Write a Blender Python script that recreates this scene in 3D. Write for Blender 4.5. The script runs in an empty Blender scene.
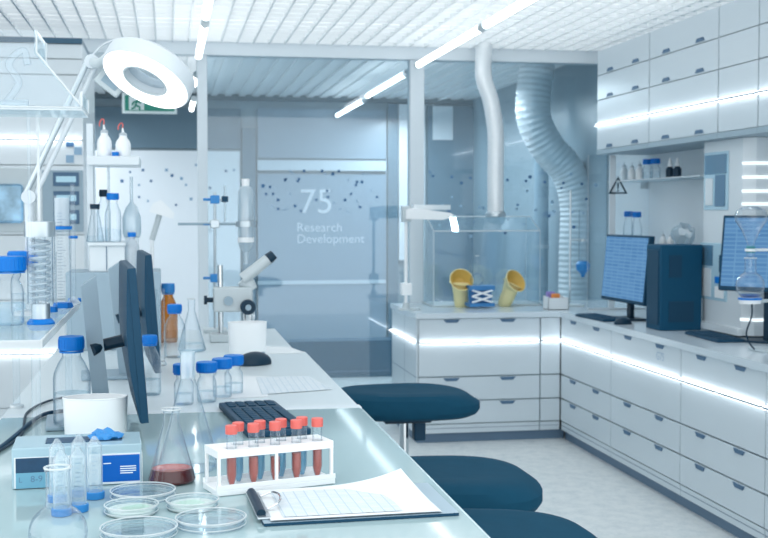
import bpy, bmesh, math, random
from mathutils import Matrix, Vector, Euler
random.seed(7)
C = bpy.context.scene.collection
PI = math.pi
# ------------------------------------------------------------------ camera calibration (metres; x right, y into the room, z up)
F = 1203.0; H = 1.5
TH = math.atan(57/F); PSI = math.atan(216/F*math.cos(TH))
_s, _c = math.sin, math.cos
FW = Vector((_s(PSI)*_c(TH), _c(PSI)*_c(TH), -_s(TH))); RT = Vector((_c(PSI), -_s(PSI), 0)); UP = RT.cross(FW)
EYE = Vector((0, 0, H))
def ray(x, y): return FW + RT*((x-384)/F) - UP*((y-269)/F)
def on(x, y, z):
    d = ray(x, y); return EYE + d*((z-H)/d.z)
def atY(x, y, Y):
    d = ray(x, y); return EYE + d*(Y/d.y)
def atX(x, y, X):
    d = ray(x, y); return EYE + d*(X/d.x)
def mpp(p): return (Vector(p)-EYE).dot(FW)/F

# ------------------------------------------------------------------ materials
def lin(c):
    return tuple((v/255/12.92 if v/255 <= .04045 else ((v/255+.055)/1.055)**2.4) for v in c)
def nodes(name):
    m = bpy.data.materials.new(name); m.use_nodes = True
    nt = m.node_tree; nt.nodes.clear()
    o = nt.nodes.new('ShaderNodeOutputMaterial')
    return m, nt, o
def mat(name, rgb, rough=.5, metal=0, spec=.5, noise=0, nscale=20, bump=0, coat=0, trans=0):
    m, nt, o = nodes(name)
    p = nt.nodes.new('ShaderNodeBsdfPrincipled')
    c = lin(rgb)
    p.inputs['Base Color'].default_value = (*c, 1)
    p.inputs['Roughness'].default_value = rough
    p.inputs['Metallic'].default_value = metal
    p.inputs['Specular IOR Level'].default_value = spec
    p.inputs['Coat Weight'].default_value = coat
    p.inputs['Transmission Weight'].default_value = trans
    nt.links.new(p.outputs[0], o.inputs[0])
    if noise or bump:
        tc = nt.nodes.new('ShaderNodeTexCoord'); n = nt.nodes.new('ShaderNodeTexNoise')
        n.inputs['Scale'].default_value = nscale; n.inputs['Detail'].default_value = 4
        nt.links.new(tc.outputs['Object'], n.inputs['Vector'])
        if noise:
            r = nt.nodes.new('ShaderNodeMapRange')
            r.inputs['To Min'].default_value = 1-noise; r.inputs['To Max'].default_value = 1+noise
            nt.links.new(n.outputs['Fac'], r.inputs['Value'])
            mx = nt.nodes.new('ShaderNodeVectorMath'); mx.operation = 'SCALE'
            mx.inputs[0].default_value = c
            nt.links.new(r.outputs[0], mx.inputs['Scale']); nt.links.new(mx.outputs[0], p.inputs['Base Color'])
        if bump:
            b = nt.nodes.new('ShaderNodeBump'); b.inputs['Strength'].default_value = bump; b.inputs['Distance'].default_value = .002
            nt.links.new(n.outputs['Fac'], b.inputs['Height']); nt.links.new(b.outputs[0], p.inputs['Normal'])
    return m
def emit(name, rgb, strength):
    m, nt, o = nodes(name)
    e = nt.nodes.new('ShaderNodeEmission'); e.inputs[0].default_value = (*lin(rgb), 1); e.inputs[1].default_value = strength
    nt.links.new(e.outputs[0], o.inputs[0]); return m
def thin(name, tint=(247, 252, 255), rim=.55, base=.05, white=(235, 244, 250), power=2.5, body=0.0, rough=.03, dark=(.62, .78, .86)):
    """thin clear sheet: mostly see-through, mirror-like and milky towards grazing angles"""
    m, nt, o = nodes(name); N = nt.nodes.new; L = nt.links.new
    lw = N('ShaderNodeLayerWeight'); lw.inputs['Blend'].default_value = .5
    pw = N('ShaderNodeMath'); pw.operation = 'POWER'; pw.inputs[1].default_value = power; L(lw.outputs['Facing'], pw.inputs[0])
    mr = N('ShaderNodeMapRange'); mr.inputs['To Min'].default_value = base; mr.inputs['To Max'].default_value = rim; L(pw.outputs[0], mr.inputs['Value'])
    tr = N('ShaderNodeBsdfTransparent'); tm = N('ShaderNodeMix'); tm.data_type = 'RGBA'
    p2 = N('ShaderNodeMath'); p2.operation = 'POWER'; p2.inputs[1].default_value = 2.8; L(lw.outputs['Facing'], p2.inputs[0]); L(p2.outputs[0], tm.inputs['Factor'])
    tm.inputs['A'].default_value = (*lin(tint), 1); tm.inputs['B'].default_value = (*lin(tuple(v*q for v, q in zip(tint, dark))), 1); L(tm.outputs['Result'], tr.inputs[0])
    gl = N('ShaderNodeBsdfGlossy'); gl.inputs['Roughness'].default_value = rough; gl.inputs[0].default_value = (.95, .97, 1, 1)
    di = N('ShaderNodeBsdfDiffuse'); di.inputs[0].default_value = (*lin(white), 1)
    tl = N('ShaderNodeBsdfTranslucent'); tl.inputs[0].default_value = (*lin(white), 1)
    dt = N('ShaderNodeMixShader'); dt.inputs[0].default_value = .5; L(di.outputs[0], dt.inputs[1]); L(tl.outputs[0], dt.inputs[2])
    gd = N('ShaderNodeMixShader'); gd.inputs[0].default_value = .3; L(gl.outputs[0], gd.inputs[1]); L(dt.outputs[0], gd.inputs[2])
    a = N('ShaderNodeMixShader'); L(mr.outputs[0], a.inputs[0]); L(tr.outputs[0], a.inputs[1]); L(gd.outputs[0], a.inputs[2])
    if body:
        b = N('ShaderNodeMixShader'); b.inputs[0].default_value = body; L(a.outputs[0], b.inputs[1]); L(dt.outputs[0], b.inputs[2]); a = b
    L(a.outputs[0], o.inputs[0]); return m
M = {}
M['white'] = mat('white_laminate', (218, 226, 231), .28, spec=.5, noise=.015, nscale=3)
M['cab'] = mat('cabinet_front', (202, 213, 220), .3, noise=.02, nscale=2)
M['carcass'] = mat('cabinet_carcass', (152, 172, 184), .5)
M['seam'] = mat('plinth_grey', (96, 122, 146), .5)
M['handle'] = mat('handle_recess', (72, 106, 136), .5)
M['worktop'] = mat('worktop_white', (206, 218, 226), .18, noise=.03, nscale=12)
M['glasstop'] = mat('bench_glass_top', (164, 188, 192), .06, spec=.38)
M['benchwhite'] = mat('bench_white_top', (216, 226, 230), .28, spec=.5)
M['benchedge'] = mat('bench_glass_edge', (190, 212, 218), .1)
M['alu'] = mat('painted_aluminium', (206, 214, 220), .4)
M['steel'] = mat('brushed_steel', (196, 206, 212), .3, metal=.8, noise=.08, nscale=60)
M['chrome'] = mat('chrome', (225, 228, 230), .12, metal=1)
M['duct'] = mat('duct_foil', (234, 239, 242), .34, metal=.2, noise=.05, nscale=40)
M['dark'] = mat('dark_teal_plastic', (22, 66, 92), .5, spec=.25, noise=.04, nscale=30)
M['darkkey'] = mat('dark_keys', (30, 70, 96), .6, spec=.2)
M['black'] = mat('black_plastic', (18, 50, 70), .45, spec=.3)
M['seat'] = mat('seat_upholstery', (20, 70, 94), .8, spec=.12, noise=.12, nscale=25, bump=.25)
M['tower'] = mat('blue_black_case', (16, 76, 106), .5, spec=.2, noise=.04)
M['grey'] = mat('grey_plastic', (150, 172, 186), .4)
M['lgrey'] = mat('light_grey_plastic', (196, 206, 210), .4)
M['plastic'] = mat('white_plastic', (244, 247, 249), .35)
M['blue'] = mat('blue_cap', (0, 118, 206), .45, spec=.3)
M['blue2'] = mat('pale_blue_cap', (48, 136, 204), .4)
M['blueliq'] = thin('blue_liquid', (120, 175, 225), .6, .25, (90, 150, 220), 1.5, body=.2)
M['paleliq'] = thin('clear_liquid', (251, 253, 254), .35, .04, (228, 240, 245), 2.5, dark=(.86, .93, .95))
M['cyanliq'] = thin('pale_blue_liquid', (186, 224, 238), .5, .15, (170, 216, 238), 2, body=.3)
M['amber'] = thin('amber_glass', (236, 184, 96), .5, .1, (206, 140, 44), 2, body=.3, dark=(.7, .55, .35))
M['redcap'] = mat('coral_cap', (226, 108, 100), .45)
M['blood'] = mat('red_brown_sample', (184, 106, 98), .3)
M['red'] = thin('dark_red_liquid', (160, 40, 40), .4, .08, (128, 26, 30), 2.5, body=.55, dark=(.7, .5, .5))
M['redtop'] = mat('red_surface_reflection', (190, 96, 90), .12)  # paler red: the reflection on the liquid is put into the colour
M['glass'] = thin('clear_glass', (252, 254, 255), .8, .05, (236, 245, 249), 2.6, dark=(.42, .6, .7))
M['frost'] = thin('frosted_glass', (235, 245, 250), .8, .3, (228, 240, 246), 1.5, body=.35)
M['clearpp'] = thin('clear_polypropylene', (244, 250, 252), .8, .15, (232, 243, 248), 1.8, body=.2, dark=(.7, .82, .88))
M['milky'] = thin('milky_plastic', (235, 243, 248), .7, .2, (240, 246, 250), 1.5, body=.6)
M['acrylic'] = thin('clear_acrylic', (251, 253, 254), .5, .05, (230, 240, 245), 3, dark=(.93, .97, .98))
M['edge'] = thin('polished_edge', (240, 248, 251), .9, .4, (248, 251, 252), 1, body=.6)
M['pane'] = thin('glass_pane', (236, 245, 249), .7, .09, (200, 220, 232), 4, dark=(.9, .95, .97))
M['paper'] = mat('paper', (230, 235, 238), .8, spec=.2)
M['yellow'] = mat('pale_yellow_rubber', (240, 230, 176), .55, noise=.05, nscale=15)
M['yellowin'] = mat('ochre_lining', (206, 170, 86), .6, noise=.1, nscale=30)
M['green'] = mat('sign_green', (52, 150, 130), .5)
M['signwhite'] = mat('sign_white', (236, 244, 244), .5)
M['agar'] = mat('pale_green_agar', (196, 226, 204), .35)
M['agarw'] = mat('white_agar', (228, 236, 228), .35)
M['boxblue'] = mat('carton_blue', (0, 96, 186), .4, spec=.3)
M['boxteal'] = mat('carton_teal', (112, 170, 194), .35)
M['boxnavy'] = mat('carton_navy', (24, 66, 98), .4, noise=.25, nscale=90)
M['boxgrey'] = mat('carton_film', (168, 196, 208), .2)
M['ink'] = mat('grey_ink', (96, 132, 160), .6)
M['ghost'] = mat('faint_lettering', (160, 182, 202), .5)
M['warn'] = mat('sign_ink', (40, 66, 82), .6)
M['orange'] = mat('orange_wrapper', (240, 150, 80), .5)
M['violet'] = mat('violet_wrapper', (150, 140, 210), .5)
M['teal'] = mat('teal_collar', (60, 140, 150), .4)
M['wallblue'] = mat('wall_blue_grey', (150, 168, 178), .3, noise=.05, nscale=1.2)
M['walldeep'] = mat('wall_deep_blue', (104, 130, 146), .3, noise=.08, nscale=1.4)
M['walldark'] = mat('wall_dark_band', (52, 92, 116), .3)
M['wallpanel'] = mat('glossy_wall_panel', (142, 164, 182), .2, noise=.03, nscale=1)
M['wallwhite'] = mat('white_wall_panel', (238, 243, 248), .3, noise=.01, nscale=3)
M['wallmid'] = mat('wall_mid_blue', (146, 166, 182), .3, noise=.05, nscale=1.2)
M['wallpale'] = mat('wall_pale_band', (206, 220, 230), .4)
M['dot'] = mat('dot_blue', (58, 104, 146), .5)
M['dotpale'] = mat('dot_pale', (140, 172, 198), .5)
M['letter'] = mat('letter_white', (208, 220, 230), .5)
M['ceil'] = mat('ceiling_white', (240, 244, 246), .6)
M['ceilrear'] = mat('rear_ceiling', (236, 240, 242), .6)
M['beam'] = mat('beam_white', (220, 229, 235), .45)
M['led'] = emit('led_strip', (246, 251, 254), 4.2)
M['tube'] = emit('lamp_tube', (248, 252, 254), 4.0)
M['plenum'] = emit('added_plenum_glow', (240, 248, 252), 1.0)  # glow added above the grid, not a known lamp
M['slotled'] = emit('slot_led', (236, 247, 252), 1.2)
M['profile'] = mat('light_profile', (104, 132, 152), .5)
M['windowglow'] = mat('instrument_window', (178, 210, 226), .2)
M['jackblue'] = mat('jack_blue', (58, 128, 186), .45)
M['ring'] = emit('ring_light', (250, 253, 255), 1.5)
M['slotglow'] = emit('slot_glow', (170, 212, 232), .8)
def floor_mat():
    m, nt, o = nodes('floor_vinyl'); N = nt.nodes.new; L = nt.links.new
    p = N('ShaderNodeBsdfPrincipled'); p.inputs['Roughness'].default_value = .35
    tc = N('ShaderNodeTexCoord'); n = N('ShaderNodeTexNoise'); n.inputs['Scale'].default_value = 14; n.inputs['Detail'].default_value = 6
    v = N('ShaderNodeTexVoronoi'); v.inputs['Scale'].default_value = 60
    L(tc.outputs['Object'], n.inputs['Vector']); L(tc.outputs['Object'], v.inputs['Vector'])
    ad = N('ShaderNodeMath'); ad.operation = 'MULTIPLY_ADD'; ad.inputs[1].default_value = .25; L(v.outputs['Distance'], ad.inputs[0]); L(n.outputs['Fac'], ad.inputs[2])
    r = N('ShaderNodeValToRGB'); r.color_ramp.elements[0].position = .35; r.color_ramp.elements[1].position = .75
    r.color_ramp.elements[0].color = (*lin((196, 204, 207)), 1); r.color_ramp.elements[1].color = (*lin((220, 224, 224)), 1)
    L(ad.outputs[0], r.inputs[0]); L(r.outputs[0], p.inputs['Base Color']); L(p.outputs[0], o.inputs[0]); return m
M['floor'] = floor_mat()
def table_print():
    m, nt, o = nodes('printed_table'); N = nt.nodes.new; L = nt.links.new
    p = N('ShaderNodeBsdfPrincipled'); p.inputs['Roughness'].default_value = .7
    tc = N('ShaderNodeTexCoord'); b = N('ShaderNodeTexBrick')
    b.offset = 0; b.inputs['Scale'].default_value = 1; b.inputs['Mortar Size'].default_value = .0017; b.inputs['Mortar Smooth'].default_value = 1
    b.inputs['Brick Width'].default_value = .019; b.inputs['Row Height'].default_value = .0085
    b.inputs['Color1'].default_value = (*lin((226, 232, 236)), 1); b.inputs['Color2'].default_value = (*lin((214, 224, 231)), 1)
    b.inputs['Mortar'].default_value = (*lin((176, 196, 210)), 1)
    L(tc.outputs['Object'], b.inputs['Vector']); L(b.outputs[0], p.inputs['Base Color']); L(p.outputs[0], o.inputs[0]); return m
M['table'] = table_print()
def screen_mat(name, c1, c2, s):
    m, nt, o = nodes(name); N = nt.nodes.new; L = nt.links.new
    e = N('ShaderNodeEmission'); e.inputs[1].default_value = s
    tc = N('ShaderNodeTexCoord'); b = N('ShaderNodeTexBrick')
    b.offset = 0; b.inputs['Scale'].default_value = 1; b.inputs['Mortar Size'].default_value = .004; b.inputs['Mortar Smooth'].default_value = .6
    b.inputs['Brick Width'].default_value = .085; b.inputs['Row Height'].default_value = .021
    b.inputs['Color1'].default_value = (*lin(c1), 1); b.inputs['Color2'].default_value = (*lin(c2), 1)
    b.inputs['Mortar'].default_value = (*lin((116, 164, 206)), 1)
    mp = N('ShaderNodeMapping'); mp.inputs['Rotation'].default_value = (PI/2, 0, 0)
    L(tc.outputs['Object'], mp.inputs[0]); L(mp.outputs[0], b.inputs['Vector'])
    L(b.outputs[0], e.inputs[0]); L(e.outputs[0], o.inputs[0]); return m
M['screen'] = screen_mat('screen_blue', (88, 138, 188), (100, 150, 198), .72)

# ------------------------------------------------------------------ mesh builder
class MB:
    def __init__(s): s.v = []; s.f = []; s.m = []; s.sm = []; s.mats = []
    def mi(s, m):
        m = M[m] if isinstance(m, str) else m
        if m not in s.mats: s.mats.append(m)
        return s.mats.index(m)
    def add(s, vs, fs, m, smooth=False, X=None):
        o = len(s.v); k = s.mi(m)
        s.v += [tuple(X @ Vector(v)) if X else tuple(v) for v in vs]
        for f in fs: s.f.append(tuple(i+o for i in f)); s.m.append(k); s.sm.append(smooth)
        return s
    def bm(s, b, m, smooth=False, X=None, flat=False):
        b.verts.index_update(); b.normal_update(); k = len(s.f)
        if flat: big = [max(abs(q) for q in f.normal) > .999 for f in b.faces]
        s.add([v.co.copy() for v in b.verts], [[v.index for v in f.verts] for f in b.faces], m, smooth, X)
        if flat:
            for i, q in enumerate(big): s.sm[k+i] = not q
        b.free(); return s
    def box(s, lo, hi, m, bev=0, X=None, seg=2):
        b = bmesh.new(); bmesh.ops.create_cube(b, size=1)
        lo = Vector(lo); hi = Vector(hi)
        for v in b.verts: v.co = Vector([(lo[i]+hi[i])/2 + v.co[i]*(hi[i]-lo[i]) for i in range(3)])
        if bev: bmesh.ops.bevel(b, geom=list(b.edges), offset=bev, segments=seg, affect='EDGES', profile=.5)
        return s.bm(b, m, bool(bev), X, bool(bev))
    def pane(s, lo, hi, m='acrylic', e='edge', X=None):
        lo = Vector(lo); hi = Vector(hi); d = [hi[i]-lo[i] for i in range(3)]; t = d.index(min(d))
        vs = [(x, y, z) for x in (lo[0], hi[0]) for y in (lo[1], hi[1]) for z in (lo[2], hi[2])]
        ax = {0: [(0, 1, 3, 2), (4, 6, 7, 5)], 1: [(0, 4, 5, 1), (2, 3, 7, 6)], 2: [(0, 2, 6, 4), (1, 5, 7, 3)]}
        for a in range(3): s.add(vs, ax[a], m if a == t else e, False, X)
        return s
    def lathe(s, prof, m, n=28, X=None, smooth=True, sx=1, sy=1):
        vs = []; rings = []
        for r, z in prof:
            if r < 1e-6: rings.append([len(vs)]); vs.append((0, 0, z))
            else:
                rings.append(list(range(len(vs), len(vs)+n)))
                vs += [(r*sx*math.cos(2*PI*k/n), r*sy*math.sin(2*PI*k/n), z) for k in range(n)]
        fs = []
        for a, b in zip(rings, rings[1:]):
            if len(a) == 1 and len(b) == 1: continue
            for k in range(n):
                j = (k+1) % n
                if len(a) == 1: fs.append((a[0], b[j], b[k]))
                elif len(b) == 1: fs.append((a[k], a[j], b[0]))
                else: fs.append((a[k], a[j], b[j], b[k]))
        return s.add(vs, fs, m, smooth, X)
    def cyl(s, p, q, r, m, n=16, r2=None, smooth=True):
        p = Vector(p); q = Vector(q); d = q-p; L = d.length
        X = Matrix.Translation(p) @ d.to_track_quat('Z', 'Y').to_matrix().to_4x4()
        return s.lathe([(0, 0), (r, 0), (r if r2 is None else r2, L), (0, L)], m, n, X, smooth)
    def tube(s, pts, r, m, n=10, closed=False):
        pts = [Vector(p) for p in pts]; rr = r if isinstance(r, (list, tuple)) else [r]*len(pts)
        T = []
        for i in range(len(pts)):
            a = pts[max(i-1, 0)]; b = pts[min(i+1, len(pts)-1)]
            if closed: a = pts[i-1]; b = pts[(i+1) % len(pts)]
            T.append((b-a).normalized())
        u = T[0].orthogonal().normalized(); vs = []
        for i, p in enumerate(pts):
            u = (u - T[i]*u.dot(T[i])).normalized(); w = T[i].cross(u)
            vs += [tuple(p + (u*math.cos(2*PI*k/n) + w*math.sin(2*PI*k/n))*rr[i]) for k in range(n)]
        fs = []; N = len(pts)
        for i in range(N if closed else N-1):
            for k in range(n):
                fs.append((i*n+k, i*n+(k+1) % n, ((i+1) % N)*n+(k+1) % n, ((i+1) % N)*n+k))
        if not closed: fs += [tuple(range(n))[::-1], tuple((N-1)*n+k for k in range(n))]
        return s.add(vs, fs, m, True)
    def prism(s, poly, t0, t1, m, plane='xz', X=None, em=None):
        n = len(poly)
        def P(a, b, t): return {'xz': (a, t, b), 'xy': (a, b, t), 'yz': (t, a, b)}[plane]
        vs = [P(a, b, t0) for a, b in poly] + [P(a, b, t1) for a, b in poly]
        s.add(vs, [tuple(range(n)), tuple(range(2*n-1, n-1, -1))], m, False, X)
        return s.add(vs, [(k, (k+1) % n, n+(k+1) % n, n+k) for k in range(n)], em or m, False, X)
def spline(pts, k=8):
    pts = [Vector(p) for p in pts]; P = [pts[0]*2-pts[1]] + pts + [pts[-1]*2-pts[-2]]; out = []
    for i in range(1, len(P)-2):
        for j in range(k):
            t = j/k; a, b, c, d = P[i-1:i+3]
            out.append(.5*((2*b)+(c-a)*t+(2*a-5*b+4*c-d)*t*t+(3*b-a-3*c+d)*t**3))
    return out+[pts[-1]]
def obj(name, mb, parent=None, loc=None, recalc=True, kind=None):
    me = bpy.data.meshes.new(name); me.from_pydata(mb.v, [], mb.f)
    for m in mb.mats: me.materials.append(m)
    for p, k, sm in zip(me.polygons, mb.m, mb.sm): p.material_index = k; p.use_smooth = sm
    b = bmesh.new(); b.from_mesh(me)
    if recalc: bmesh.ops.recalc_face_normals(b, faces=b.faces)
    b.to_mesh(me); b.free()
    me.set_sharp_from_angle(angle=math.radians(28))
    me.polygons.foreach_set('use_smooth', mb.sm)
    o = bpy.data.objects.new(name, me); C.objects.link(o)
    if parent: o.parent = parent
    if loc is not None: o.location = loc
    if kind: o['kind'] = kind
    return o
def tag(o, label, cat, group=None):
    o['label'] = label; o['category'] = cat
    if group: o['group'] = group
    return o
def thing(name, label, cat, loc=(0, 0, 0), rotz=0, group=None):
    o = bpy.data.objects.new(name, None); C.objects.link(o); o.empty_display_size = .05
    o.location = loc; o.rotation_euler = (0, 0, rotz); return tag(o, label, cat, group)
def text(name, body, size, m, parent, X, ext=.0006, align='LEFT'):
    cu = bpy.data.curves.new(name, 'FONT'); cu.body = body; cu.size = size; cu.extrude = ext; cu.align_x = align; cu.offset = 0
    t = bpy.data.objects.new(name, cu); C.objects.link(t)
    bpy.context.view_layer.update()
    me = bpy.data.meshes.new_from_object(t.evaluated_get(bpy.context.evaluated_depsgraph_get()))
    C.objects.unlink(t); bpy.data.objects.remove(t)
    o = bpy.data.objects.new(name, me); me.materials.clear(); me.materials.append(M[m]); C.objects.link(o)
    o.parent = parent; o.matrix_local = X; return o
def facing(loc, rz=0):      # text standing upright, read from -y
    return Matrix.Translation(loc) @ Matrix.Rotation(rz, 4, 'Z') @ Matrix.Rotation(PI/2, 4, 'X')

# ------------------------------------------------------------------ room constants
XF = 2.54; YF = 7.565; ZC = .848; XW = 3.2; YP = 8.48; YB = 12.5; ZB = .98; ZCEIL = 2.70
def S(name, mb, parent=None): return obj(name, mb, parent, kind='structure')
S('floor', MB().box((-3.2, -.6, -.06), (XW+.1, YB+.1, 0), 'floor'))
S('wall_right', MB().box((XW, 1.2, 0), (XW+.1, YB+.1, 2.95), 'wallblue'))
# far wall, with its panels
S('wall_back', MB().box((-3.2, YB, 0), (XW, YB+.1, 2.95), 'wallblue'))
def farpanel(name, x0, x1, y0, y1, m, d=.03, Y=YB):
    a = atY(x0, y0, Y-d); b = atY(x1, y1, Y-d)
    return S(name, MB().box((a.x, Y-d, b.z), (b.x, Y, a.z), m))
def zat(y, Y): return atY(300, y, Y).z
w1 = farpanel('door_1', 86, 241, 150, 346, 'wallwhite', .04)
farpanel('trim_1', 242, 256.5, 128, 346, 'walldeep', .05)
w2 = farpanel('window_1', 257.5, 386, 174, 346, 'wallpanel', .04)
farpanel('painted_reflection_band', 257.5, 386, 160, 171, 'wallpale', .07)  # pale strip paints in a white reflection across the wall
farpanel('trim_3', 257.5, 386, 108, 159, 'wallmid', .035)
farpanel('trim_4', 60, 600, 97, 106, 'walldark', .06)
farpanel('trim_5', 257.5, 386, 281, 283.5, 'wallpale', .05)
YK = 10.75; a = atY(86, 346, YK); b = atY(397, 376.5, YK)
S('wall_low', MB().box((a.x, YK, 0), (b.x, YK+.25, a.z), 'walldark').box((a.x, YK-.004, .05), (b.x, YK, .06), 'seam'))
farpanel('painted_pane_reflection', 399, 425, 104, 260, 'wallwhite', .05)  # opaque white panel, stands in for bright reflections in the glazing
farpanel('trim_7', 388, 398, 104, 346, 'walldeep', .06)
farpanel('window_3', 428, 640, 106, 352, 'walldeep', .04)
farpanel('trim_8', 433, 453, 106, 140, 'wallwhite', .06)
farpanel('trim_9', 60, 241, 106, 149, 'walldeep', .03)
def dots(name, parent, pts, m, Y):
    b = MB()
    for x, y, r in pts:
        p = atY(x, y, Y); q = r*mpp(p)
        b.box((p.x-q, Y-.004, p.z-q), (p.x+q, Y, p.z+q), m)
    return obj(name, b, parent)
D = [(270, 187, 1.3), (286, 179, 1.1), (298, 181, 1.3), (304, 171, 1.3), (322, 171, 1.3), (333, 174, 1.5), (339, 171, 1.2), (327, 191, 1.2), (357, 182, 1.3), (362, 182, 1.4),
     (263, 186, 1.8), (266, 194, 1.2), (273, 194, 1.2), (278, 200, 1.4), (295, 206, 1.3), (301, 211, 1.2), (316, 200, 1.1), (328, 197, 1.2), (345, 200, 1.4), (360, 207, 1.2), (377, 197, 1.1),
     (278, 209, 1.2), (285, 180, 1.3), (299, 179, 1.2), (351, 194, 1.1), (356, 185, 1.2)]
D2 = [(292, 173, 1), (290, 171, .9), (325, 174, 1), (348, 180, 1), (363, 174, 1), (368, 174, 1), (290, 194, 1), (334, 203, 1), (340, 209, 1), (284, 210, 1), (287, 209, .9), (357, 201, 1), (371, 191, .9), (348, 212, .9), (272, 206, 1)]

dw = [(143, 170, 1.2), (166.5, 170, 1.4), (172, 175.5, 1.4), (181.5, 178.5, 1.4), (122, 181, 1.5), (139, 185, 1), (151, 181, 1.2), (191, 199, 1.4), (139, 197, 1), (148, 201, 1), (210, 188, 1.2), (196, 165, 1), (226, 171, 1.2), (234, 170, 1.2), (176, 205, 1), (164, 215, 1), (130, 172, 1), (186, 185, 1)]
dots('dots', w1, dw[::2], 'dot', YB-.04); dots('pale_dots', w1, dw[1::2], 'dotpale', YB-.04)
p = atY(299, 213, YB-.04); text('lettering', '75', .36, 'letter', w2, facing((p.x, YB-.042, p.z)))
p = atY(296.5, 231.5, YB-.04); text('lettering', 'Research', .13, 'letter', w2, facing((p.x, YB-.042, p.z)))
p = atY(296.5, 243, YB-.04); text('lettering', 'Development', .13, 'letter', w2, facing((p.x, YB-.042, p.z)))
# partition: beam, posts, glazing beside the fume box
zb0 = atY(416, 59.5, YP-.06).z; zb1 = atY(416, 47.5, YP-.06).z
ZCEIL = zb1
S('trim_10', MB().box((-2.6, YP-.06, zb0), (XW, YP+.06, zb1+.1), 'beam'))
def post(name, x0, x1, z0): 
    a = atY(x0, 200, YP-.05).x; b = atY(x1, 200, YP-.05).x
    S(name, MB().box((a, YP-.05, z0), (b, YP+.05, zb0), 'beam', .006))
post('trim_11', 198, 208, 0); post('trim_12', 410, 424, 0)
xl = atY(424, 200, YP).x
g = S('window_4', MB().pane((xl, YP-.006, ZC), (XW, YP+.006, zb0), 'pane', 'edge'))
gd = [(430+k*7.1+(k*37 % 11)*.6, 172+(k*53 % 67), 1.0+(k % 3)*.3) for k in range(24)]+[(433+k*9.3, 176+(k*29 % 57), 1.2) for k in range(17)]
dots('dots', g, gd[::2], 'dot', YP-.007); dots('pale_dots', g, gd[1::2], 'dotpale', YP-.007)
xa_ = atY(208, 200, YP).x; xb2 = atY(410, 200, YP).x
g5 = S('window_5', MB().pane((xa_, YP-.006, .02), (xb2, YP+.006, zb0), 'pane', 'edge'))
dots('dots', g5, D, 'dot', YP-.007); dots('pale_dots', g5, D2, 'dotpale', YP-.007)
S('wall_partition', MB().box((1.6, YP-.03, 0), (XW, YP+.03, ZC-.04), 'wallblue'))
# open-cell ceiling
cb = MB(); y0, y1 = 2.0, YP-.06
x = -2.6
while x < XW: cb.box((x-.005, y0, ZCEIL), (x+.005, y1, ZCEIL+.03), 'ceil'); x += .11
y = y0
while y < y1: cb.box((-2.6, y-.004, ZCEIL+.004), (XW, y+.004, ZCEIL+.026), 'ceil'); y += .16
cb.box((-2.6, y0, ZCEIL+.16), (XW, y1, ZCEIL+.2), 'plenum')  # glowing sheet added to brighten the cells and light the room from above
S('ceiling', cb)
rb = MB(); zr = atY(300, 97, YB-.06).z
rb.box((-3.2, YP+.06, zr+.02), (XW, YB, zr+.1), 'ceilrear')
x = -3.2
while x < XW: rb.box((x, YP+.06, zr), (x+.07, YB, zr+.02), 'ceilrear'); x += .14
S('ceiling_rear', rb)

# ------------------------------------------------------------------ cabinets
def handle_mb(X, w=.1, h=.02):
    return MB().prism([(-w/2, h/2), (w/2, h/2), (w/2-h*.9, -h/2), (-w/2+h*.9, -h/2)], -.004, .004, 'handle', 'xz', X)
def led_profile(l, a, b, z, d=.023):
    l.box((a, -d, z-.005), (b, 0, z+.005), 'profile')
    l.box((a, -d+.002, z+.005), (b, -.001, z+.007), 'led').box((a, -d+.002, z-.007), (b, -.001, z-.005), 'led')
def base_cabinet(label, loc, rotz, w, depth, rows_handles=True, writing=None, side=False, group='base cabinets'):
    """front at local y=0, body towards +y; x from 0 to w"""
    t = thing('base_cabinet', label, 'cabinet', loc, rotz, group)
    g = .004
    obj('body', MB().box((0, .02, .06), (w, depth, ZC-.035), 'carcass'), t)
    obj('plinth', MB().box((0, .035, 0), (w+(.036 if w < .3 else 0), depth, .06), 'seam'), t)
    rows = [(.66, .81, 1), (.434, .655, 0), (.276, .43, 1), (.125, .272, 1)]
    for z0, z1, hh in rows:
        d = obj('drawer', MB().box((g, 0, z0+g/2), (w-g, .02, z1-g/2), 'cab', .002), t)
        if hh and rows_handles:
            for f in ((.27, .73) if w > .6 else (.5,)):
                obj('handle', handle_mb(Matrix.Translation((w*f, -.001, z1-.016)), min(.11, w*.4)), d)
    obj('kickboard', MB().box((g, .004, .064), (w-g, .02, .12), 'cab', .002).box((g, .002, .094), (w-g, .004, .0965), 'seam'), t)
    l = MB(); e = .012
    spans = ((e, w/2-e/2), (w/2+e/2, w-e)) if w > .6 else ((e, w-e),)
    for a, b in spans: led_profile(l, a, b, .657)
    obj('light_strip', l, t)
    if side:
        obj('side_panel', MB().box((-.012, 0, .06), (0, depth, ZC-.035), 'cab', .002).box((-.0125, .0, .43), (-.0115, depth, .434), 'seam').box((-.0125, depth*.45, .06), (-.0115, depth*.45+.004, ZC-.035), 'seam'), t)
        obj('side_light_strip', MB().box((-.038, .02, .653), (-.012, depth-.02, .661), 'profile').box((-.036, .02, .661), (-.012, depth-.02, .663), 'led').box((-.036, .02, .651), (-.012, depth-.02, .653), 'led'), t)
    if writing:
        text('lettering', writing, .06, 'ghost', t, facing((w*.68, -.0008, .722)), .0003)
    return t
xb0 = 1.58; xcorner = atY(540, 380, YF).x
base_cabinet('white drawer cabinet under the clear fume box, its side panel facing the dark stool', (xb0, YF, 0), 0, xcorner-xb0, .86, side=True, group='white base cabinets')
base_cabinet('narrow white corner cabinet without second handle, between fume box drawers and right run', (xcorner, YF, 0), 0, XF-xcorner, .86, rows_handles=False, group='white base cabinets')
ys = [YF-.004, 6.65, 5.68, 4.80, 3.85, 2.9]
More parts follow.
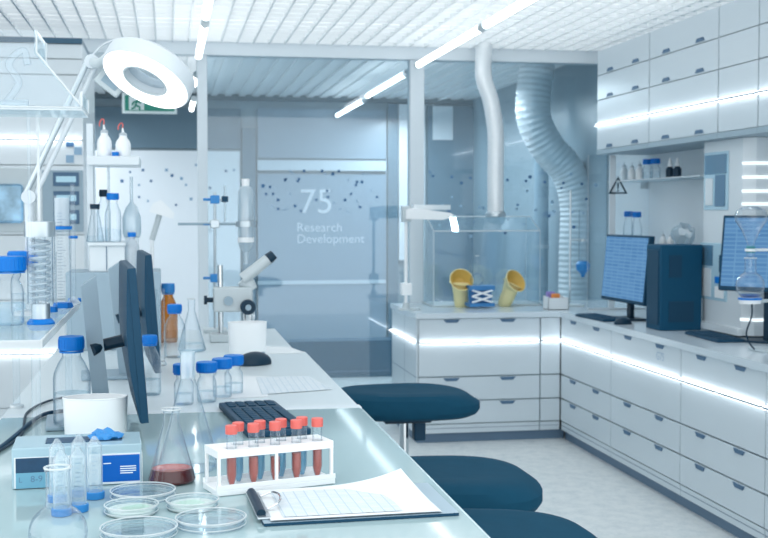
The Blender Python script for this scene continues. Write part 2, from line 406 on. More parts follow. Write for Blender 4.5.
bl = ['white drawer cabinet nearest the inner corner, below the small monitor and mouse', 'white drawer cabinet lettered G75 below the dark computer tower', 'white drawer cabinet below the white analyser and its keyboard', 'white drawer cabinet at the right picture edge, cut off by it']
for i, l in enumerate(bl):
    base_cabinet(l, (XF, ys[i], 0), -PI/2, ys[i]-ys[i+1], XW-XF-.01, writing='G75' if i == 1 else None, group='white base cabinets')
wt = MB(); wt.prism([(xb0-.02, YF-.02), (XF-.02, YF-.02), (XF-.02, ys[4]), (XW-.003, ys[4]), (XW-.003, YP-.035), (xb0-.02, YP-.035)], ZC-.035, ZC, 'worktop', 'xy')
tag(obj('worktop', wt), 'white L-shaped worktop running over the drawer cabinets', 'worktop')
# upper cabinets
XU = 2.84; ZU = 1.915
def upper_cabinet(label, ya, yb, hs):
    t = thing('wall_cabinet', label, 'cabinet', (XU, ya, ZU), -PI/2, 'white wall cabinets'); w = ya-yb; g = .004; dp = XW-XU-.003
    obj('body', MB().box((0, .02, 0), (w, dp, .66), 'carcass'), t)
    for k in range(4):
        d = obj('flap_door', MB().box((g, 0, k*.165+g/2), (w-g, .02, (k+1)*.165-g/2), 'cab', .002), t)
        if k != 1 and hs:
            for f in (.27, .76): obj('handle', handle_mb(Matrix.Translation((w*f, -.001, k*.165+.018)) @ Matrix.Rotation(PI, 4, 'Y') if False else Matrix.Translation((w*f, -.001, k*.165+.02)) @ Matrix.Scale(-1, 4, (0, 0, 1)), .11), d)
    l = MB()
    led_profile(l, .01, w/2-.006, .165); led_profile(l, w/2+.006, w-.01, .165)
    obj('light_strip', l, t)
    obj('bottom_rail', MB().box((0, .0, -.03), (w, dp, 0), 'carcass'), t)
uy = [atX(x, 100, XU).y for x in (597, 649, 718, 758, 800)]
ul = ['white wall cabinet at the far end of the row, above warning triangle', 'white wall cabinet above the computer tower, with wide handled flaps', 'narrow white wall cabinet without handles above the white analyser', 'white wall cabinet at the right picture edge, without handles']
for i in range(4): upper_cabinet(ul[i], uy[i]-.002, uy[i+1]+.002, i < 2)

# tall white instrument wall at left
YL = 6.85
def LY(x, y): return atY(x, y, YL)
t = thing('tall_cabinet', 'tall white cabinet wall behind the glass shelf, with built-in blue window', 'cabinet', (0, YL, 0))
xr = LY(84, 200).x; xl0 = -2.0; zt = LY(40, 43).z
obj('body', MB().box((xl0, .02, 0), (xr, 1.1, zt), 'white'), t)
zz = [0.05] + [LY(20, y).z for y in (408, 354, 300, 235, 165, 140, 106, 74, 58)] + [zt]
for a, b in zip(zz, zz[1:]):
    obj('panel', MB().box((xl0, 0, a+.003), (xr, .02, b-.003), 'white', .002), t)
for y in (354, 140):
    l = MB(); led_profile(l, xl0, xr-.01, LY(20, y).z)
    obj('light_strip', l, t)
obj('dark_gap_strip', MB().box((xl0, -.01, zt), (xr, 1.1, zt+.03), 'walldark'), t)  # dark strip stands in for the shaded gap above the cabinet
p = LY(30, 168); q = LY(-60, 232)
scr = MB(); a = LY(-40, 184); b = LY(24, 223)
obj('instrument_panel', MB().box((q.x, -.012, q.z), (p.x+.03, -.001, p.z), 'lgrey', .004), t)
wn = MB().box((a.x, -.03, b.z), (b.x, -.012, a.z), 'boxteal', .02, seg=3)
obj('viewing_window', wn, t)
wm = mat('window_mottle', (164, 202, 226), .3, noise=1.0, nscale=11)
for o_ in t.children:
    if o_.name.startswith('viewing_window'): o_.data.materials[0] = wm
dk = obj('slot_panel', MB().box((LY(40, 0).x, -.012, LY(0, 232).z), (LY(81, 0).x, -.001, LY(0, 170).z), 'grey', .003), t)
for yc in (179, 198, 217):
    s_ = obj('slot', MB().box((LY(51, 0).x, -.016, LY(0, yc+7).z), (LY(77, 0).x, -.012, LY(0, yc-7).z), 'handle', .003), dk)
    obj('slot_light', MB().box((LY(54, 0).x, -.02, LY(0, yc+3).z), (LY(74, 0).x, -.016, LY(0, yc-3).z), 'slotglow', .002), s_)
sq = MB()
for x, y, m in ((70, 143, 'dot'), (78, 151, 'dotpale'), (70, 159, 'dotpale')):
    c_ = LY(x, y); h_ = 3.8*mpp(c_); sq.box((c_.x-h_, -.006, c_.z-h_), (c_.x+h_, 0, c_.z+h_), m)
obj('square_decals', sq, t)
S('wall_left', MB().box((-2.7, 4.0, 0), (-2.6, YB, 2.95), 'wallblue'))

# ------------------------------------------------------------------ lamps overhead
def tube_light(label, a, b, X, z=None):
    """a tube along y at x = X between pixel columns"""
    p = atX(a[0], a[1], X); q = atX(b[0], b[1], X); z = (p.z+q.z)/2
    t = thing('ceiling_tube_light', label, 'light', (X, p.y, z), 0, 'ceiling tube lights'); L = q.y-p.y
    obj('tube', MB().cyl((0, .03*(1 if L > 0 else -1), 0), (0, L-.03*(1 if L > 0 else -1), 0), .022, 'tube'), t)
    for e in (0, L): obj('end_cap', MB().cyl((0, e-.02, 0), (0, e+.02, 0), .024, 'lgrey'), t)
    return t
XR = atY(417, 65, YP-.15).x; XL = atY(198.3, 58, YP-.15).x
tube_light('glowing ceiling tube just inside the partition beam, right row', (418, 65), (482, 27.5), XR)
tube_light('glowing ceiling tube nearest the top edge, right row', (485, 25), (560, -18), XR)
tube_light('glowing tube beyond the beam, touching the right post', (367, 97.5), (406, 72), XR)
tube_light('glowing tube farthest away, above the lettered wall', (337, 116), (364, 99.5), XR)
tube_light('long glowing ceiling tube above the ring lamp', (198.5, 59), (205, 21), XL)
tube_light('glowing ceiling tube cut by the top edge above the ring lamp', (205.5, 18), (211, -12), XL)
tube_light('short glowing tube beyond the beam, beside the ring lamp', (194, 91), (196, 68), XL)
tube_light('lowest short glowing tube beside the ring lamp rim', (191.5, 114), (193.8, 94), XL)
# exit sign
YE = 9.3; a = atY(122, 92.5, YE); b = atY(177, 114, YE); cx = (a.x+b.x)/2
t = thing('exit_sign', 'green and white escape route sign half hidden behind ring lamp', 'sign', (cx, YE, b.z))
w = b.x-a.x; h = a.z-b.z
obj('panel', MB().box((-w/2, 0, 0), (w/2, .03, h), 'signwhite', .004), t)
obj('green_field', MB().box((-w/2+.02, -.003, .02), (w/2-.02, 0, h-.02), 'green'), t)
pic = MB().box((-w/2+.05, -.006, .026), (-w*.10, -.003, h-.026), 'signwhite')
obj('doorway_symbol', pic, t)
man = MB(); u = h/10; ox = -w*.24
man.lathe([(0, 0), (u*.9, 0), (u*.9, .003), (0, .003)], 'green', 12, Matrix.Translation((ox+u*.8, -.007, u*7.4)) @ Matrix.Rotation(PI/2, 4, 'X'))
for p_, q_ in (((.4, 6.4), (-.4, 4)), ((-.4, 4), (1.6, 3)), ((1.6, 3), (1.4, 1.4)), ((-.4, 4), (-1, 2.6)), ((-1, 2.6), (-2.6, 2.2)), ((.4, 6), (2, 5)), ((.4, 6), (-1.6, 5.2)), ((-1.6, 5.2), (-2, 4))):
    man.cyl((ox+p_[0]*u, -.008, p_[1]*u), (ox+q_[0]*u, -.008, q_[1]*u), u*.4, 'green', 8)
obj('running_figure', man, t)
ar = MB().box((w*.06, -.006, h*.44), (w*.3, -.003, h*.56), 'signwhite').prism([(w*.28, h*.25), (w*.42, h*.5), (w*.28, h*.75)], -.006, -.003, 'signwhite')
obj('arrow', ar, t)
obj('hanger', MB().cyl((-w*.3, .015, h), (-w*.3, .015, zr-b.z), .004, 'alu', 8).cyl((w*.3, .015, h), (w*.3, .015, zr-b.z), .004, 'alu', 8), t)

# ------------------------------------------------------------------ ducts
def flex(name, label, px, Y, rpx, m='duct', z0=None, z1=None):
    pts = [atY(x, y, Y) for x, y in px]
    if z1 is not None: pts[0].z = z1
    if z0 is not None: pts[-1].z = z0
    r = rpx*mpp(pts[0]); path = spline(pts, 22); n = len(path)
    L = sum((path[i+1]-path[i]).length for i in range(n-1)); k = int(L/max(.014, r*.16))
    fine = []; acc = 0; i = 0
    # resample evenly
    cum = [0]
    for a, b in zip(path, path[1:]): cum.append(cum[-1]+(b-a).length)
    for j in range(k+1):
        d = cum[-1]*j/k
        while i < n-2 and cum[i+1] < d: i += 1
        f = (d-cum[i])/max(1e-9, cum[i+1]-cum[i]); fine.append(path[i].lerp(path[i+1], f))
    base = fine[-1].copy()
    t = thing(name, label, 'duct', base)
    obj('flexible_hose', MB().tube([q-base for q in fine], [r*(1+.026*(1 if j % 2 else -1)) for j in range(k+1)], m, 24), t)
    obj('collar', MB().lathe([(0, 0), (r*1.25, 0), (r*1.25, .02), (r*1.05, .035), (0, .035)], 'steel', 24), t)
    return t
YH0, YH1 = 8.05, 8.40
zroof = atY(495, 216.5, 8.28).z
flex('exhaust_hose', 'slim silver exhaust hose rising from the clear fume box', [(484.6, 45), (483.5, 76), (491, 102), (495.5, 133), (495.5, 175), (495.5, 215)], 8.28, 8.3, z1=ZCEIL+.05, z0=zroof+.001)
flex('ventilation_duct', 'fat silver ventilation duct bending down behind the glazing', [(538, 60), (533, 112), (546, 145), (568, 172), (577, 206), (576, 262), (575, 330)], 9.0, 17.5, z1=zr+.01, z0=.002)
t = thing('vent_pipe', 'straight grey pipe standing behind glazing beside the fat duct', 'pipe', (atY(541, 250, 9.6).x, 9.6, 0))
obj('pipe', MB().cyl((0, 0, 0), (0, 0, zr), .06, 'grey', 20), t)
obj('pipe_clip', MB().cyl((0, 0, 1.2), (0, 0, 1.23), .068, 'steel', 20), t)

# ------------------------------------------------------------------ fume box with glove sleeves
hx0 = atY(434, 300, YH0).x; hx1 = atY(540, 300, YH0).x; zf = atY(485, 231, YH0).z
t = thing('fume_box', 'clear acrylic fume box with yellow sleeves on the far worktop', 'fume hood', ((hx0+hx1)/2, YH0, ZC))
w = hx1-hx0; hh = zf-ZC; dp = YH1-YH0; zr0 = zroof-ZC
fp = MB(); fp.pane((-w/2, 0, .012), (w/2, .008, hh)); obj('front_panel', fp, t)
for s in (-1, 1):
    m_ = MB().prism([(.008, .012), (dp, .012), (dp, zr0), (dp-.1, zr0), (.008, hh)], s*w/2-.004, s*w/2+.004, 'acrylic', 'yz', None, 'edge'); obj('side_panel', m_, t)
obj('back_panel', MB().pane((-w/2, dp-.008, .012), (w/2, dp, zr0)), t)
obj('sloped_roof', MB().prism([(.0, hh), (dp-.12, zr0), (dp, zr0), (dp, zr0-.008), (dp-.12, zr0-.008), (.008, hh-.008)], -w/2, w/2, 'acrylic', 'yz').cyl((-w/2, 0, hh), (w/2, 0, hh), .004, 'edge', 8).cyl((-w/2, dp-.12, zr0), (w/2, dp-.12, zr0), .004, 'edge', 8), t)
obj('base_tray', MB().box((-w/2-.01, -.01, 0), (w/2+.01, dp, .012), 'lgrey', .003), t)
for px, tip in (((461, 281), (461, 303)), ((514, 282), (505, 302))):
    c_ = atY(px[0], px[1], YH0-.09)-t.location; e_ = atY(tip[0], tip[1], YH0-.015)-t.location
    r = 11*mpp(c_+t.location)
    pt = obj('glove_sleeve', MB().tube(spline([c_+Vector((0, .03, -.012)), c_+Vector((.0 if px[0] < 500 else -.01, .035, -.035)), (c_+e_)/2+Vector((0, .015, -.01)), e_, e_+Vector((0, .02, .0))], 6), [r*f for f in (1, .97, .9, .82, .78, .75, .73, .72, .7, .7, .7, .68, .66, .66, .66, .66, .64, .64, .62, .6, .6, .6, .58, .5, .4)], 'yellow', 18), t)
    d = (Vector((0, -.8, .45))).normalized()
    if px[0] > 500: d = Vector((.45, -.8, .5)).normalized()
    X = Matrix.Translation(c_) @ d.to_track_quat('Z', 'Y').to_matrix().to_4x4()
    fun = MB(); n = 22
    prof = [(r*.8, -.03), (r*1.0, .0), (r*1.12, .02), (r*1.05, .022), (r*.82, .0), (r*.66, -.025), (r*.5, -.034), (0, -.034)]
    fun.lathe(prof[:3], 'yellow', n, X); fun.lathe(prof[2:4], 'yellow', n, X); fun.lathe(prof[3:], 'yellowin', n, X)
    cuff = obj('cuff', fun, pt)
    for f in range(5):
        pass
# scissor jack and flask in the box
jp = on(482.5, 307, ZC+.012); jw = 13*mpp(jp); jz = atY(482, 286, jp.y).z-ZC-.012
t = thing('lab_jack', 'blue scissor jack with pale crossed arms inside the fume box', 'lab jack', (jp.x, jp.y+.06, ZC+.0125))
obj('base_plate', MB().box((-jw, -.06, 0), (jw, .08, .025), 'jackblue', .003), t)
obj('top_plate', MB().box((-jw, -.06, jz-.03), (jw, .08, jz), 'jackblue', .003), t)
sc = MB()
for s in (-1, 1):
    for k in (0, 1):
        za, zb_ = .03+k*(jz-.06)/2, .03+(k+1)*(jz-.06)/2
        sc.cyl((-s*jw*.8, -.055, za), (s*jw*.8, -.055, zb_), .007, 'plastic', 8)
obj('scissor_arms', sc, t)
obj('back_guard', MB().box((-jw*.9, .0, .025), (jw*.9, .01, jz-.03), 'jackblue'), t)
def round_flask(name, label, cat, loc, r, neck_r, hgt, group=None, liquid=None, glass='glass', rim=True):
    t = thing(name, label, cat, loc, 0, group)
    pr = [(0, .0), (r*.45, 0)]
    for k in range(1, 11):
        a = -PI/2*.72+k*(PI*.72/2+PI*.36)/10
        pr.append((r*math.cos(a), r*.82+r*math.sin(a)))
    pr = [q for q in pr if q[0] > neck_r or q[1] < r]
    pr += [(neck_r*1.1, r*1.78), (neck_r, r*1.95), (neck_r, hgt-.008), (neck_r*1.12, hgt-.004), (neck_r*1.12, hgt)]
    obj('glass_body', MB().lathe(pr, glass, 32), t)
    if rim: obj('rim', MB().tube([(neck_r*1.1*math.cos(a*PI/12), neck_r*1.1*math.sin(a*PI/12), hgt) for a in range(24)], .0018, 'edge', 6, True), t)
    if liquid:
        m, f = liquid; pl = [(0, .003), (r*.44, .003)]
        for k in range(1, 10):
            a = -PI/2*.72+k*.1*(PI*.72)
            z = r*.82+r*math.sin(a)
            if z < f*r*1.8: pl.append((r*.95*math.cos(a), z))
        pl.append((0, pl[-1][1])); obj('liquid', MB().lathe(pl, m, 28), t)
    return t
fk = atY(475.5, 284, jp.y+.06)
round_flask('volumetric_flask', 'small clear long-necked flask standing on the blue scissor jack', 'flask', (fk.x+.01, jp.y+.06, ZC+.0125+jz+.0006), .046, .012, .2)
# rod stand with white lamp arm left of fume box
sp = on(406, 310, ZC)
t = thing('clamp_stand', 'white upright stand with horizontal lamp arm left of fume box', 'stand', (sp.x, sp.y, ZC))
k = mpp(sp)
obj('base', MB().box((-.05, -.04, 0), (.09, .05, .012), 'lgrey', .003).lathe([(0, .012), (.026, .012), (.02, .05), (0, .05)], 'lgrey', 16), t)
obj('pole', MB().cyl((0, 0, .012), (0, 0, 100*k), .012, 'plastic', 12), t)
obj('clamp_block', MB().box((-.035, -.03, 15*k), (.035, .03, 27*k), 'plastic', .004), t)
obj('boss', MB().box((-.03, -.03, 88*k), (.03, .03, 104*k), 'lgrey', .004), t)
obj('lamp_arm', MB().prism([(-.01, 91*k), (36*k, 90*k), (48*k, 94*k), (44*k, 97*k), (5*k, 102*k), (-.01, 100*k)], -.05, .05, 'plastic', 'xz').box((6*k, -.04, 100*k), (44*k, .04, 105*k), 'edge'), t)

# carton with wrapped sweets-like packets on the far corner
cp = on(559, 310, ZC); k = mpp(cp)
t = thing('tissue_carton', 'small white open carton holding orange and violet packets by the corner', 'box', (cp.x, cp.y+.07, ZC), 0)
obj('carton', MB().box((-10.5*k, -.06, 0), (10.5*k, -.055, 12*k), 'paper').box((-10.5*k, .055, 0), (10.5*k, .06, 13*k), 'paper').box((-10.5*k, -.06, 0), (-10*k, .06, 13*k), 'paper').box((10*k, -.06, 0), (10.5*k, .06, 12*k), 'paper').box((-10.5*k, -.06, 0), (10.5*k, .06, .004), 'paper'), t)
tag(obj('packet', MB().box((-.03, -.012, 0), (.03, .012, .1), 'orange', .008), None, (cp.x-.005, cp.y+.06, ZC+.006)), 'orange packet sticking out of the white corner carton', 'packet')
tag(obj('packet', MB().box((-.03, -.012, 0), (.03, .012, .112), 'violet', .008), None, (cp.x-.03, cp.y+.095, ZC+.006)), 'violet packet behind the orange one in the corner carton', 'packet')

# ------------------------------------------------------------------ right worktop
def desk_monitor(label, centre_top, loc, rotz, w, h, lift, tilt=0):
    t = thing('monitor', label, 'monitor', loc, rotz)
    X = Matrix.Translation((0, -.02, lift)) @ Matrix.Rotation(-tilt, 4, 'X')
    obj('casing', MB().box((-w/2, 0, 0), (w/2, .035, h), 'dark', .006, X), t)
    s = obj('screen', MB().box((-w/2+.014, -.003, .022), (w/2-.014, -.0005, h-.014), 'screen', 0, X), t)
    obj('stand_neck', MB().box((-.03, .03, .01), (.03, .055, lift+h*.45), 'black', .004), t)
    obj('stand_foot', MB().box((-.11, -.06, 0), (.11, .1, .012), 'black', .005), t)
    return t
def keyboard(label, loc, rotz, w=.44, d=.15, group='keyboards'):
    t = thing('keyboard', label, 'keyboard', loc, rotz, group)
    obj('base', MB().box((-w/2, -d/2, 0), (w/2, d/2, .016), 'dark', .004), t)
    ks = MB(); n = 16; p = (w-.02)/n
    for r in range(5):
        for c in range(n):
            if c in (12,) : continue
            if r == 0 and 3 <= c <= 8:
                if c == 3: sb = MB().box((-w/2+.01+3*p+.0015, -d/2+.012, .016), (-w/2+.01+9*p-.0015, -d/2+.012+.019, .021), 'darkkey', .0015, seg=1)
                continue
            x0 = -w/2+.01+c*p; y0 = -d/2+.012+r*.026
            ks.box((x0+.003, y0, .016), (x0+p-.003, y0+.02, .0192), 'darkkey', .0015, seg=1)
    obj('keys', ks, t); obj('space_bar', sb, t); return t
def mouse(label, loc, rotz=0, s=1):
    t = thing('mouse', label, 'mouse', loc, rotz, 'computer mice')
    b = bmesh.new(); bmesh.ops.create_uvsphere(b, u_segments=24, v_segments=14, radius=1)
    for v in b.verts:
        z = max(v.co.z, -.15); v.co = Vector((v.co.x*.034*s*(1-.15*v.co.y), v.co.y*.055*s, (z+.15)*.034*s))
    obj('shell', MB().bm(b, 'black', True), t)
    obj('wheel', MB().cyl((-.004, .028*s, .031*s), (.004, .028*s, .031*s), .007, 'grey', 12), t)
    return t
# small monitor near the corner
desk_monitor('small monitor with blue screen beside the dark computer tower', None, (2.72, 6.91, ZC), -PI/2+.05, .62, .41, .105, .09)
k1 = on(600, 320, ZC); keyboard('dark keyboard in front of the small corner monitor', (2.585, 6.98, ZC), -PI/2+.1, .4, .13)
k1 = on(621, 326, ZC); mouse('dark mouse on the worktop below the small monitor', (2.60, 6.62, ZC), -1.5)
# computer tower: narrow end and broad side
a = on(660, 331, ZC); 
t0 = on(655, 329, ZC)
XT0 = a.x; YT0 = a.y; zt_ = atY(660, 245, YT0).z-ZC
wT = atY(702, 300, YT0).x-XT0
t = thing('computer_tower', 'dark blue computer tower between the small monitor and white analyser', 'computer', (XT0, YT0, ZC))
wT = min(wT, XW-.01-XT0)
obj('case', MB().box((0, 0, 0), (wT, .2, zt_), 'tower', .006), t)
obj('front_grille', MB().box((-.006, .02, .03), (0, .18, zt_-.03), 'dark', .002), t)
obj('vent_panel', MB().box((wT*.2, -.004, zt_*.62), (wT*.5, 0, zt_*.88), 'dark'), t)
obj('lower_grille', MB().box((wT*.2, -.004, zt_*.1), (wT*.8, 0, zt_*.34), 'dark'), t)
obj('foot', MB().box((.02, .02, -.0), (.06, .18, .004), 'black'), t)
# white analyser tower
XA = 2.92; ya0 = atX(702, 330, XA).y; ya1 = atX(745, 337, XA).y; zA = atX(709, 142, XA).z-ZC
t = thing('analyser', 'tall white analyser with glass windows and glowing side slots', 'instrument', (XA, ya1, ZC))
LA = ya0-ya1; dA = XW-.02-XA
ch = .05
obj('housing', MB().prism([(0, ch), (0, LA), (dA, LA), (dA, 0), (ch, 0)], .012, zA, 'white', 'xy'), t)
obj('foot', MB().box((.03, .04, 0), (dA-.03, LA-.03, .012), 'black'), t)
def fx(px): return atX(px, 250, XA).y-ya1
def fz(py, px): return atX(px, py, XA).z-ZC
def window(x0, x1, y0, y1, deco):
    Y1, Y0 = fx(x0), fx(x1); z1 = fz(y0, (x0+x1)/2); z0 = fz(y1, (x0+x1)/2)
    f = obj('window', MB().box((-.006, Y0, z0), (0, Y1, z1), 'windowglow', .003), t)
    inn = MB()
    for (u0, u1, v0, v1, m) in deco:
        inn.box((-.012, Y0+(Y1-Y0)*u0, z0+(z1-z0)*v0), (-.006, Y0+(Y1-Y0)*u1, z0+(z1-z0)*v1), m, .002, seg=1)
    obj('window_contents', inn, f)
window(704, 728, 152, 210, [(.05, .95, .62, .95, 'cyanliq'), (.1, .5, .06, .6, 'ink'), (.6, .9, .08, .55, 'white')])
window(701, 728, 243, 300, [(.5, .95, .6, .96, 'cyanliq'), (.55, .9, .05, .55, 'white'), (.1, .25, .5, .8, 'tower'), (.08, .4, .05, .25, 'plastic'), (.05, .4, .3, .42, 'blue')])
obj('drip_shelf', MB().box((-.03, .02, .012), (0, LA-.02, .05), 'white', .004), t)
for y in (163, 177, 191, 204, 320):
    z = atY(760, y, ya1).z-ZC
    sl = MB().prism([(ch, -.006), (dA, -.006), (dA, .002), (ch, .002), (-.004, ch), (-.006, ch-.004)], z-.007, z+.007, 'slotled', 'xy')
    obj('light_slot', sl, t)
# large monitor in front of analyser
desk_monitor('large monitor with blue screen cut by the right picture edge', None, (2.935, 5.55, ZC), -.85, .5, .385, .255, .15)
k2 = on(712, 336, ZC); keyboard('dark keyboard on the worktop before the white analyser', (2.775, 5.80, ZC), -PI/2-.05, .43, .15)
# reaction stand at right edge with flask, heater and dropping funnel
Yr = 5.2; fb = atY(750, 297, Yr); k = mpp(fb)
rx = atY(776, 300, Yr).x
t = thing('reaction_stand', 'rod stand at the right edge carrying heating plate and funnel clamp', 'stand', (rx, Yr, ZC))
obj('base', MB().box((-.09, -.06, 0), (.09, .1, .014), 'lgrey', .004), t)
obj('rod', MB().cyl((0, .03, .014), (0, .03, .75), .007, 'chrome', 10), t)
zfb = fb.z-ZC; dx = fb.x-rx
obj('heating_plate', MB().lathe([(0, zfb-.03), (.05, zfb-.03), (.05, zfb-.008), (.053, zfb-.006), (.053, zfb-.001), (0, zfb-.001)], 'plastic', 26, Matrix.Translation((dx, 0, 0))).lathe([(.0505, zfb-.012), (.054, zfb-.012), (.054, zfb-.002), (.0505, zfb-.002)], 'blue', 26, Matrix.Translation((dx, 0, 0))), t)
obj('plate_arm', MB().cyl((dx+.045, 0, zfb-.02), (0, .03, zfb-.02), .008, 'lgrey', 10), t)
zc_ = atY(750, 250, Yr).z-ZC
obj('funnel_arm', MB().cyl((dx+.02, 0, zc_), (0, .03, zc_), .007, 'plastic', 10).lathe([(.0215, zc_-.006), (.026, zc_-.006), (.026, zc_+.006), (.0215, zc_+.006), (.0215, zc_-.006)], 'plastic', 16, Matrix.Translation((dx, 0, 0))), t)
obj('power_cable', MB().tube(spline([(dx+.01, .0, zfb-.03), (dx+.015, .01, zfb-.09), (dx-.005, .02, .08), (dx+.04, .03, .01), (dx+.1, .05, .006)]), .004, 'black', 8), t)
zn = atY(750, 258, Yr).z
round_flask('reaction_flask', 'clear round flask standing on white heating plate at right edge', 'flask', (fb.x, Yr, fb.z), 14.2*k, .026, zn-fb.z+.0, liquid=('blueliq', .12))
z0 = atY(750, 258, Yr).z; zt2 = atY(750, 205, Yr).z
t = thing('dropping_funnel', 'pear-shaped clear funnel with teal collar above the round flask', 'funnel', (fb.x, Yr, z0-.04))
hF = zt2-z0+.04
zc2 = .04+(258-250)*k
obj('stem', MB().lathe([(.008, 0), (.008, .04), (.018, .05), (.018, zc2)], 'glass', 18), t)
obj('collar', MB().lathe([(0.0, zc2-.013), (.021, zc2-.013), (.021, zc2+.018), (0.0, zc2+.018)], 'teal', 18), t)
obj('pear_bulb', MB().lathe([(.012, zc2+.018), (.02, zc2+.04), (.042, zc2+.09), (15.5*k, zc2+.135), (15.9*k, zc2+.16), (13.5*k, zc2+.185), (9*k, zc2+.197), (5*k, zc2+.203)], 'glass', 30), t)

# wall shelf bottles on the right under the wall cabinets
XS0, XS1 = 2.93, XW-.004
def shelf_at(name, label, ypx, xa, xb):
    p = atX(xa, ypx, XS0); q = atX(xb, ypx, XS0); z = (p.z+0)
    t = thing(name, label, 'shelf', ((XS0+XS1)/2, (p.y+q.y)/2, z), 0, 'glass wall shelves')
    d = (XS1-XS0)/2; L = (p.y-q.y)/2
    obj('shelf_board', MB().pane((-d, -L, -.008), (d, L, 0)), t)
    for s in (-1, 1): obj('bracket', MB().box((d-.05, s*L*.92-.004, -.05), (d, s*L*.92+.004, -.008), 'steel'), t)
    return t, z
zS1 = atX(650, 179, XS0+.06).z; zS2 = atX(632, 246, XS0+.06).z
def wall_shelf(label, z, xa, xb):
    ya, yb = atX(xa, 200, XS0).y, atX(xb, 200, XS0).y
    d = (XS1-XS0)/2; L = (ya-yb)/2
    t = thing('glass_shelf', label, 'shelf', ((XS0+XS1)/2, (ya+yb)/2, z-.0006), 0, 'glass wall shelves')
    obj('shelf_board', MB().pane((-d, -L, -.008), (d, L, 0)), t)
    for s in (-1, 1): obj('bracket', MB().box((d-.05, s*L*.92-.004, -.05), (d, s*L*.92+.004, -.008), 'steel'), t)
wall_shelf('upper glass shelf holding small bottles under the wall cabinets', zS1, 607, 700)
wall_shelf('lower glass shelf behind the small monitor and computer tower', zS2, 607, 700)
obj_wallsplash = S('wall_splashback', MB().box((XW-.003, 4.0, ZC), (XW, YP-.04, ZU), 'white'))

def bottle(name, label, loc, r, h, cap='blue', glass='glass', liquid=None, group=None, neck=.5, caph=.16, rotz=0, label_patch=False):
    t = thing(name, label, 'bottle', loc, rotz, group); nr = r*neck; hb = h*(1-caph)
    pr = [(0, 0), (r*.9, 0), (r, .008*min(1, r/.03)), (r, hb*.62), (r*.95, hb*.7), (r*.72, hb*.82), (nr, hb*.9), (nr, h-.004)]
    obj('glass_body', MB().lathe(pr, glass, 26), t)
    if liquid:
        m, f = liquid; q = .94*r
        obj('liquid', MB().lathe([(0, .003), (q*.9, .003), (q, .01), (q, hb*f), (0, hb*f)], m, 24), t)
    c = MB().lathe([(0, hb*.98), (nr*1.3, hb*.98), (nr*1.36, hb*1.0), (nr*1.36, h*.985), (nr*1.28, h), (0, h)], cap, 24)
    for k in range(24):
        a = 2*PI*k/24; c.box((nr*1.34, -.0012*r/.03, hb*1.01), (nr*1.4, .0012*r/.03, h*.97), cap, 0, Matrix.Rotation(a, 4, 'Z'))
    obj('cap', c, t)
    if label_patch:
        obj('pouring_ring', MB().lathe([(nr*1.0, hb*.95), (nr*1.3, hb*.95), (nr*1.3, hb*.97), (nr, hb*.97)], cap, 24), t)
    return t
def wash_bottle(label, loc, r, h, tip='redcap', group=None, nozzle=True):
    t = thing('wash_bottle', label, 'bottle', loc, 0, group)
    obj('body', MB().lathe([(0, 0), (r*.95, 0), (r, .006), (r, h*.45), (r*.9, h*.56), (r*.5, h*.72), (r*.5, h*.78), (0, h*.78)], 'plastic', 24), t)
    obj('cap', MB().lathe([(0, h*.78), (r*.55, h*.78), (r*.5, h*.86), (r*.2, h*.9), (0, h*.9)], 'milky', 20), t)
    if nozzle:
        n = obj('nozzle', MB().cyl((0, 0, h*.88), (-r*.05, 0, h*1.06), r*.2, 'plastic', 10, r*.1), t)
        obj('nozzle_tip', MB().tube(spline([(-r*.05, 0, h*1.06), (-r*.02, 0, h*1.2), (-r*.3, 0, h*1.24), (-r*.6, 0, h*1.12), (-r*.62, 0, h*1.0)], 6), r*.08, tip, 8), n)
    else: obj('nozzle', MB().cyl((0, 0, h*.9), (0, 0, h*1.1), r*.14, 'milky', 8, r*.06), t)
    return t
def onshelfX(px, z, X): 
    return atX(px, 200, X).y
XB = 3.04
for i, (px, lab) in enumerate(((624, 'far-end white squeeze bottle on the upper wall shelf, above warning triangle'), (631.7, 'middle white squeeze bottle of three on the upper wall shelf'), (639.5, 'tallest white squeeze bottle, next to blue caps on wall shelf'))):
    y = onshelfX(px, zS1, XB); kk = mpp((XB, y, zS1)); wash_bottle(lab, (XB, y, zS1), 4.2*kk, 18*kk*(1 if i != 1 else .92), group='squeeze bottles on the wall shelf', nozzle=False)
for px, lab in ((647.2, 'blue-capped clear bottle next to squeeze bottles on the upper wall shelf'), (655, 'blue-capped clear bottle nearest the droppers on the upper wall shelf')):
    y = onshelfX(px, zS1, XB); kk = mpp((XB, y, zS1)); bottle('reagent_bottle', lab, (XB, y, zS1), 5.2*kk, 20.5*kk, group='blue-capped bottles on wall shelves', neck=.66, caph=.24, liquid=('paleliq', .5))
for px, lab in ((669.5, 'dark dropper bottle nearer the blue caps on the wall shelf'), (677, 'dark dropper bottle at the near end of the wall shelf row')):
    y = onshelfX(px, zS1, XB); kk = mpp((XB, y, zS1))
    t = thing('dropper_bottle', lab, 'bottle', (XB, y, zS1), 0, 'dropper bottles on the wall shelf')
    obj('body', MB().lathe([(0, 0), (4*kk, 0), (4*kk, 9*kk), (2*kk, 11.5*kk), (0, 11.5*kk)], 'black', 20), t)
    obj('bulb', MB().lathe([(2.4*kk, 11.5*kk), (2.4*kk, 14*kk), (1.6*kk, 15*kk), (1.5*kk, 18*kk), (.8*kk, 20*kk), (0, 20*kk)], 'plastic', 16), t)
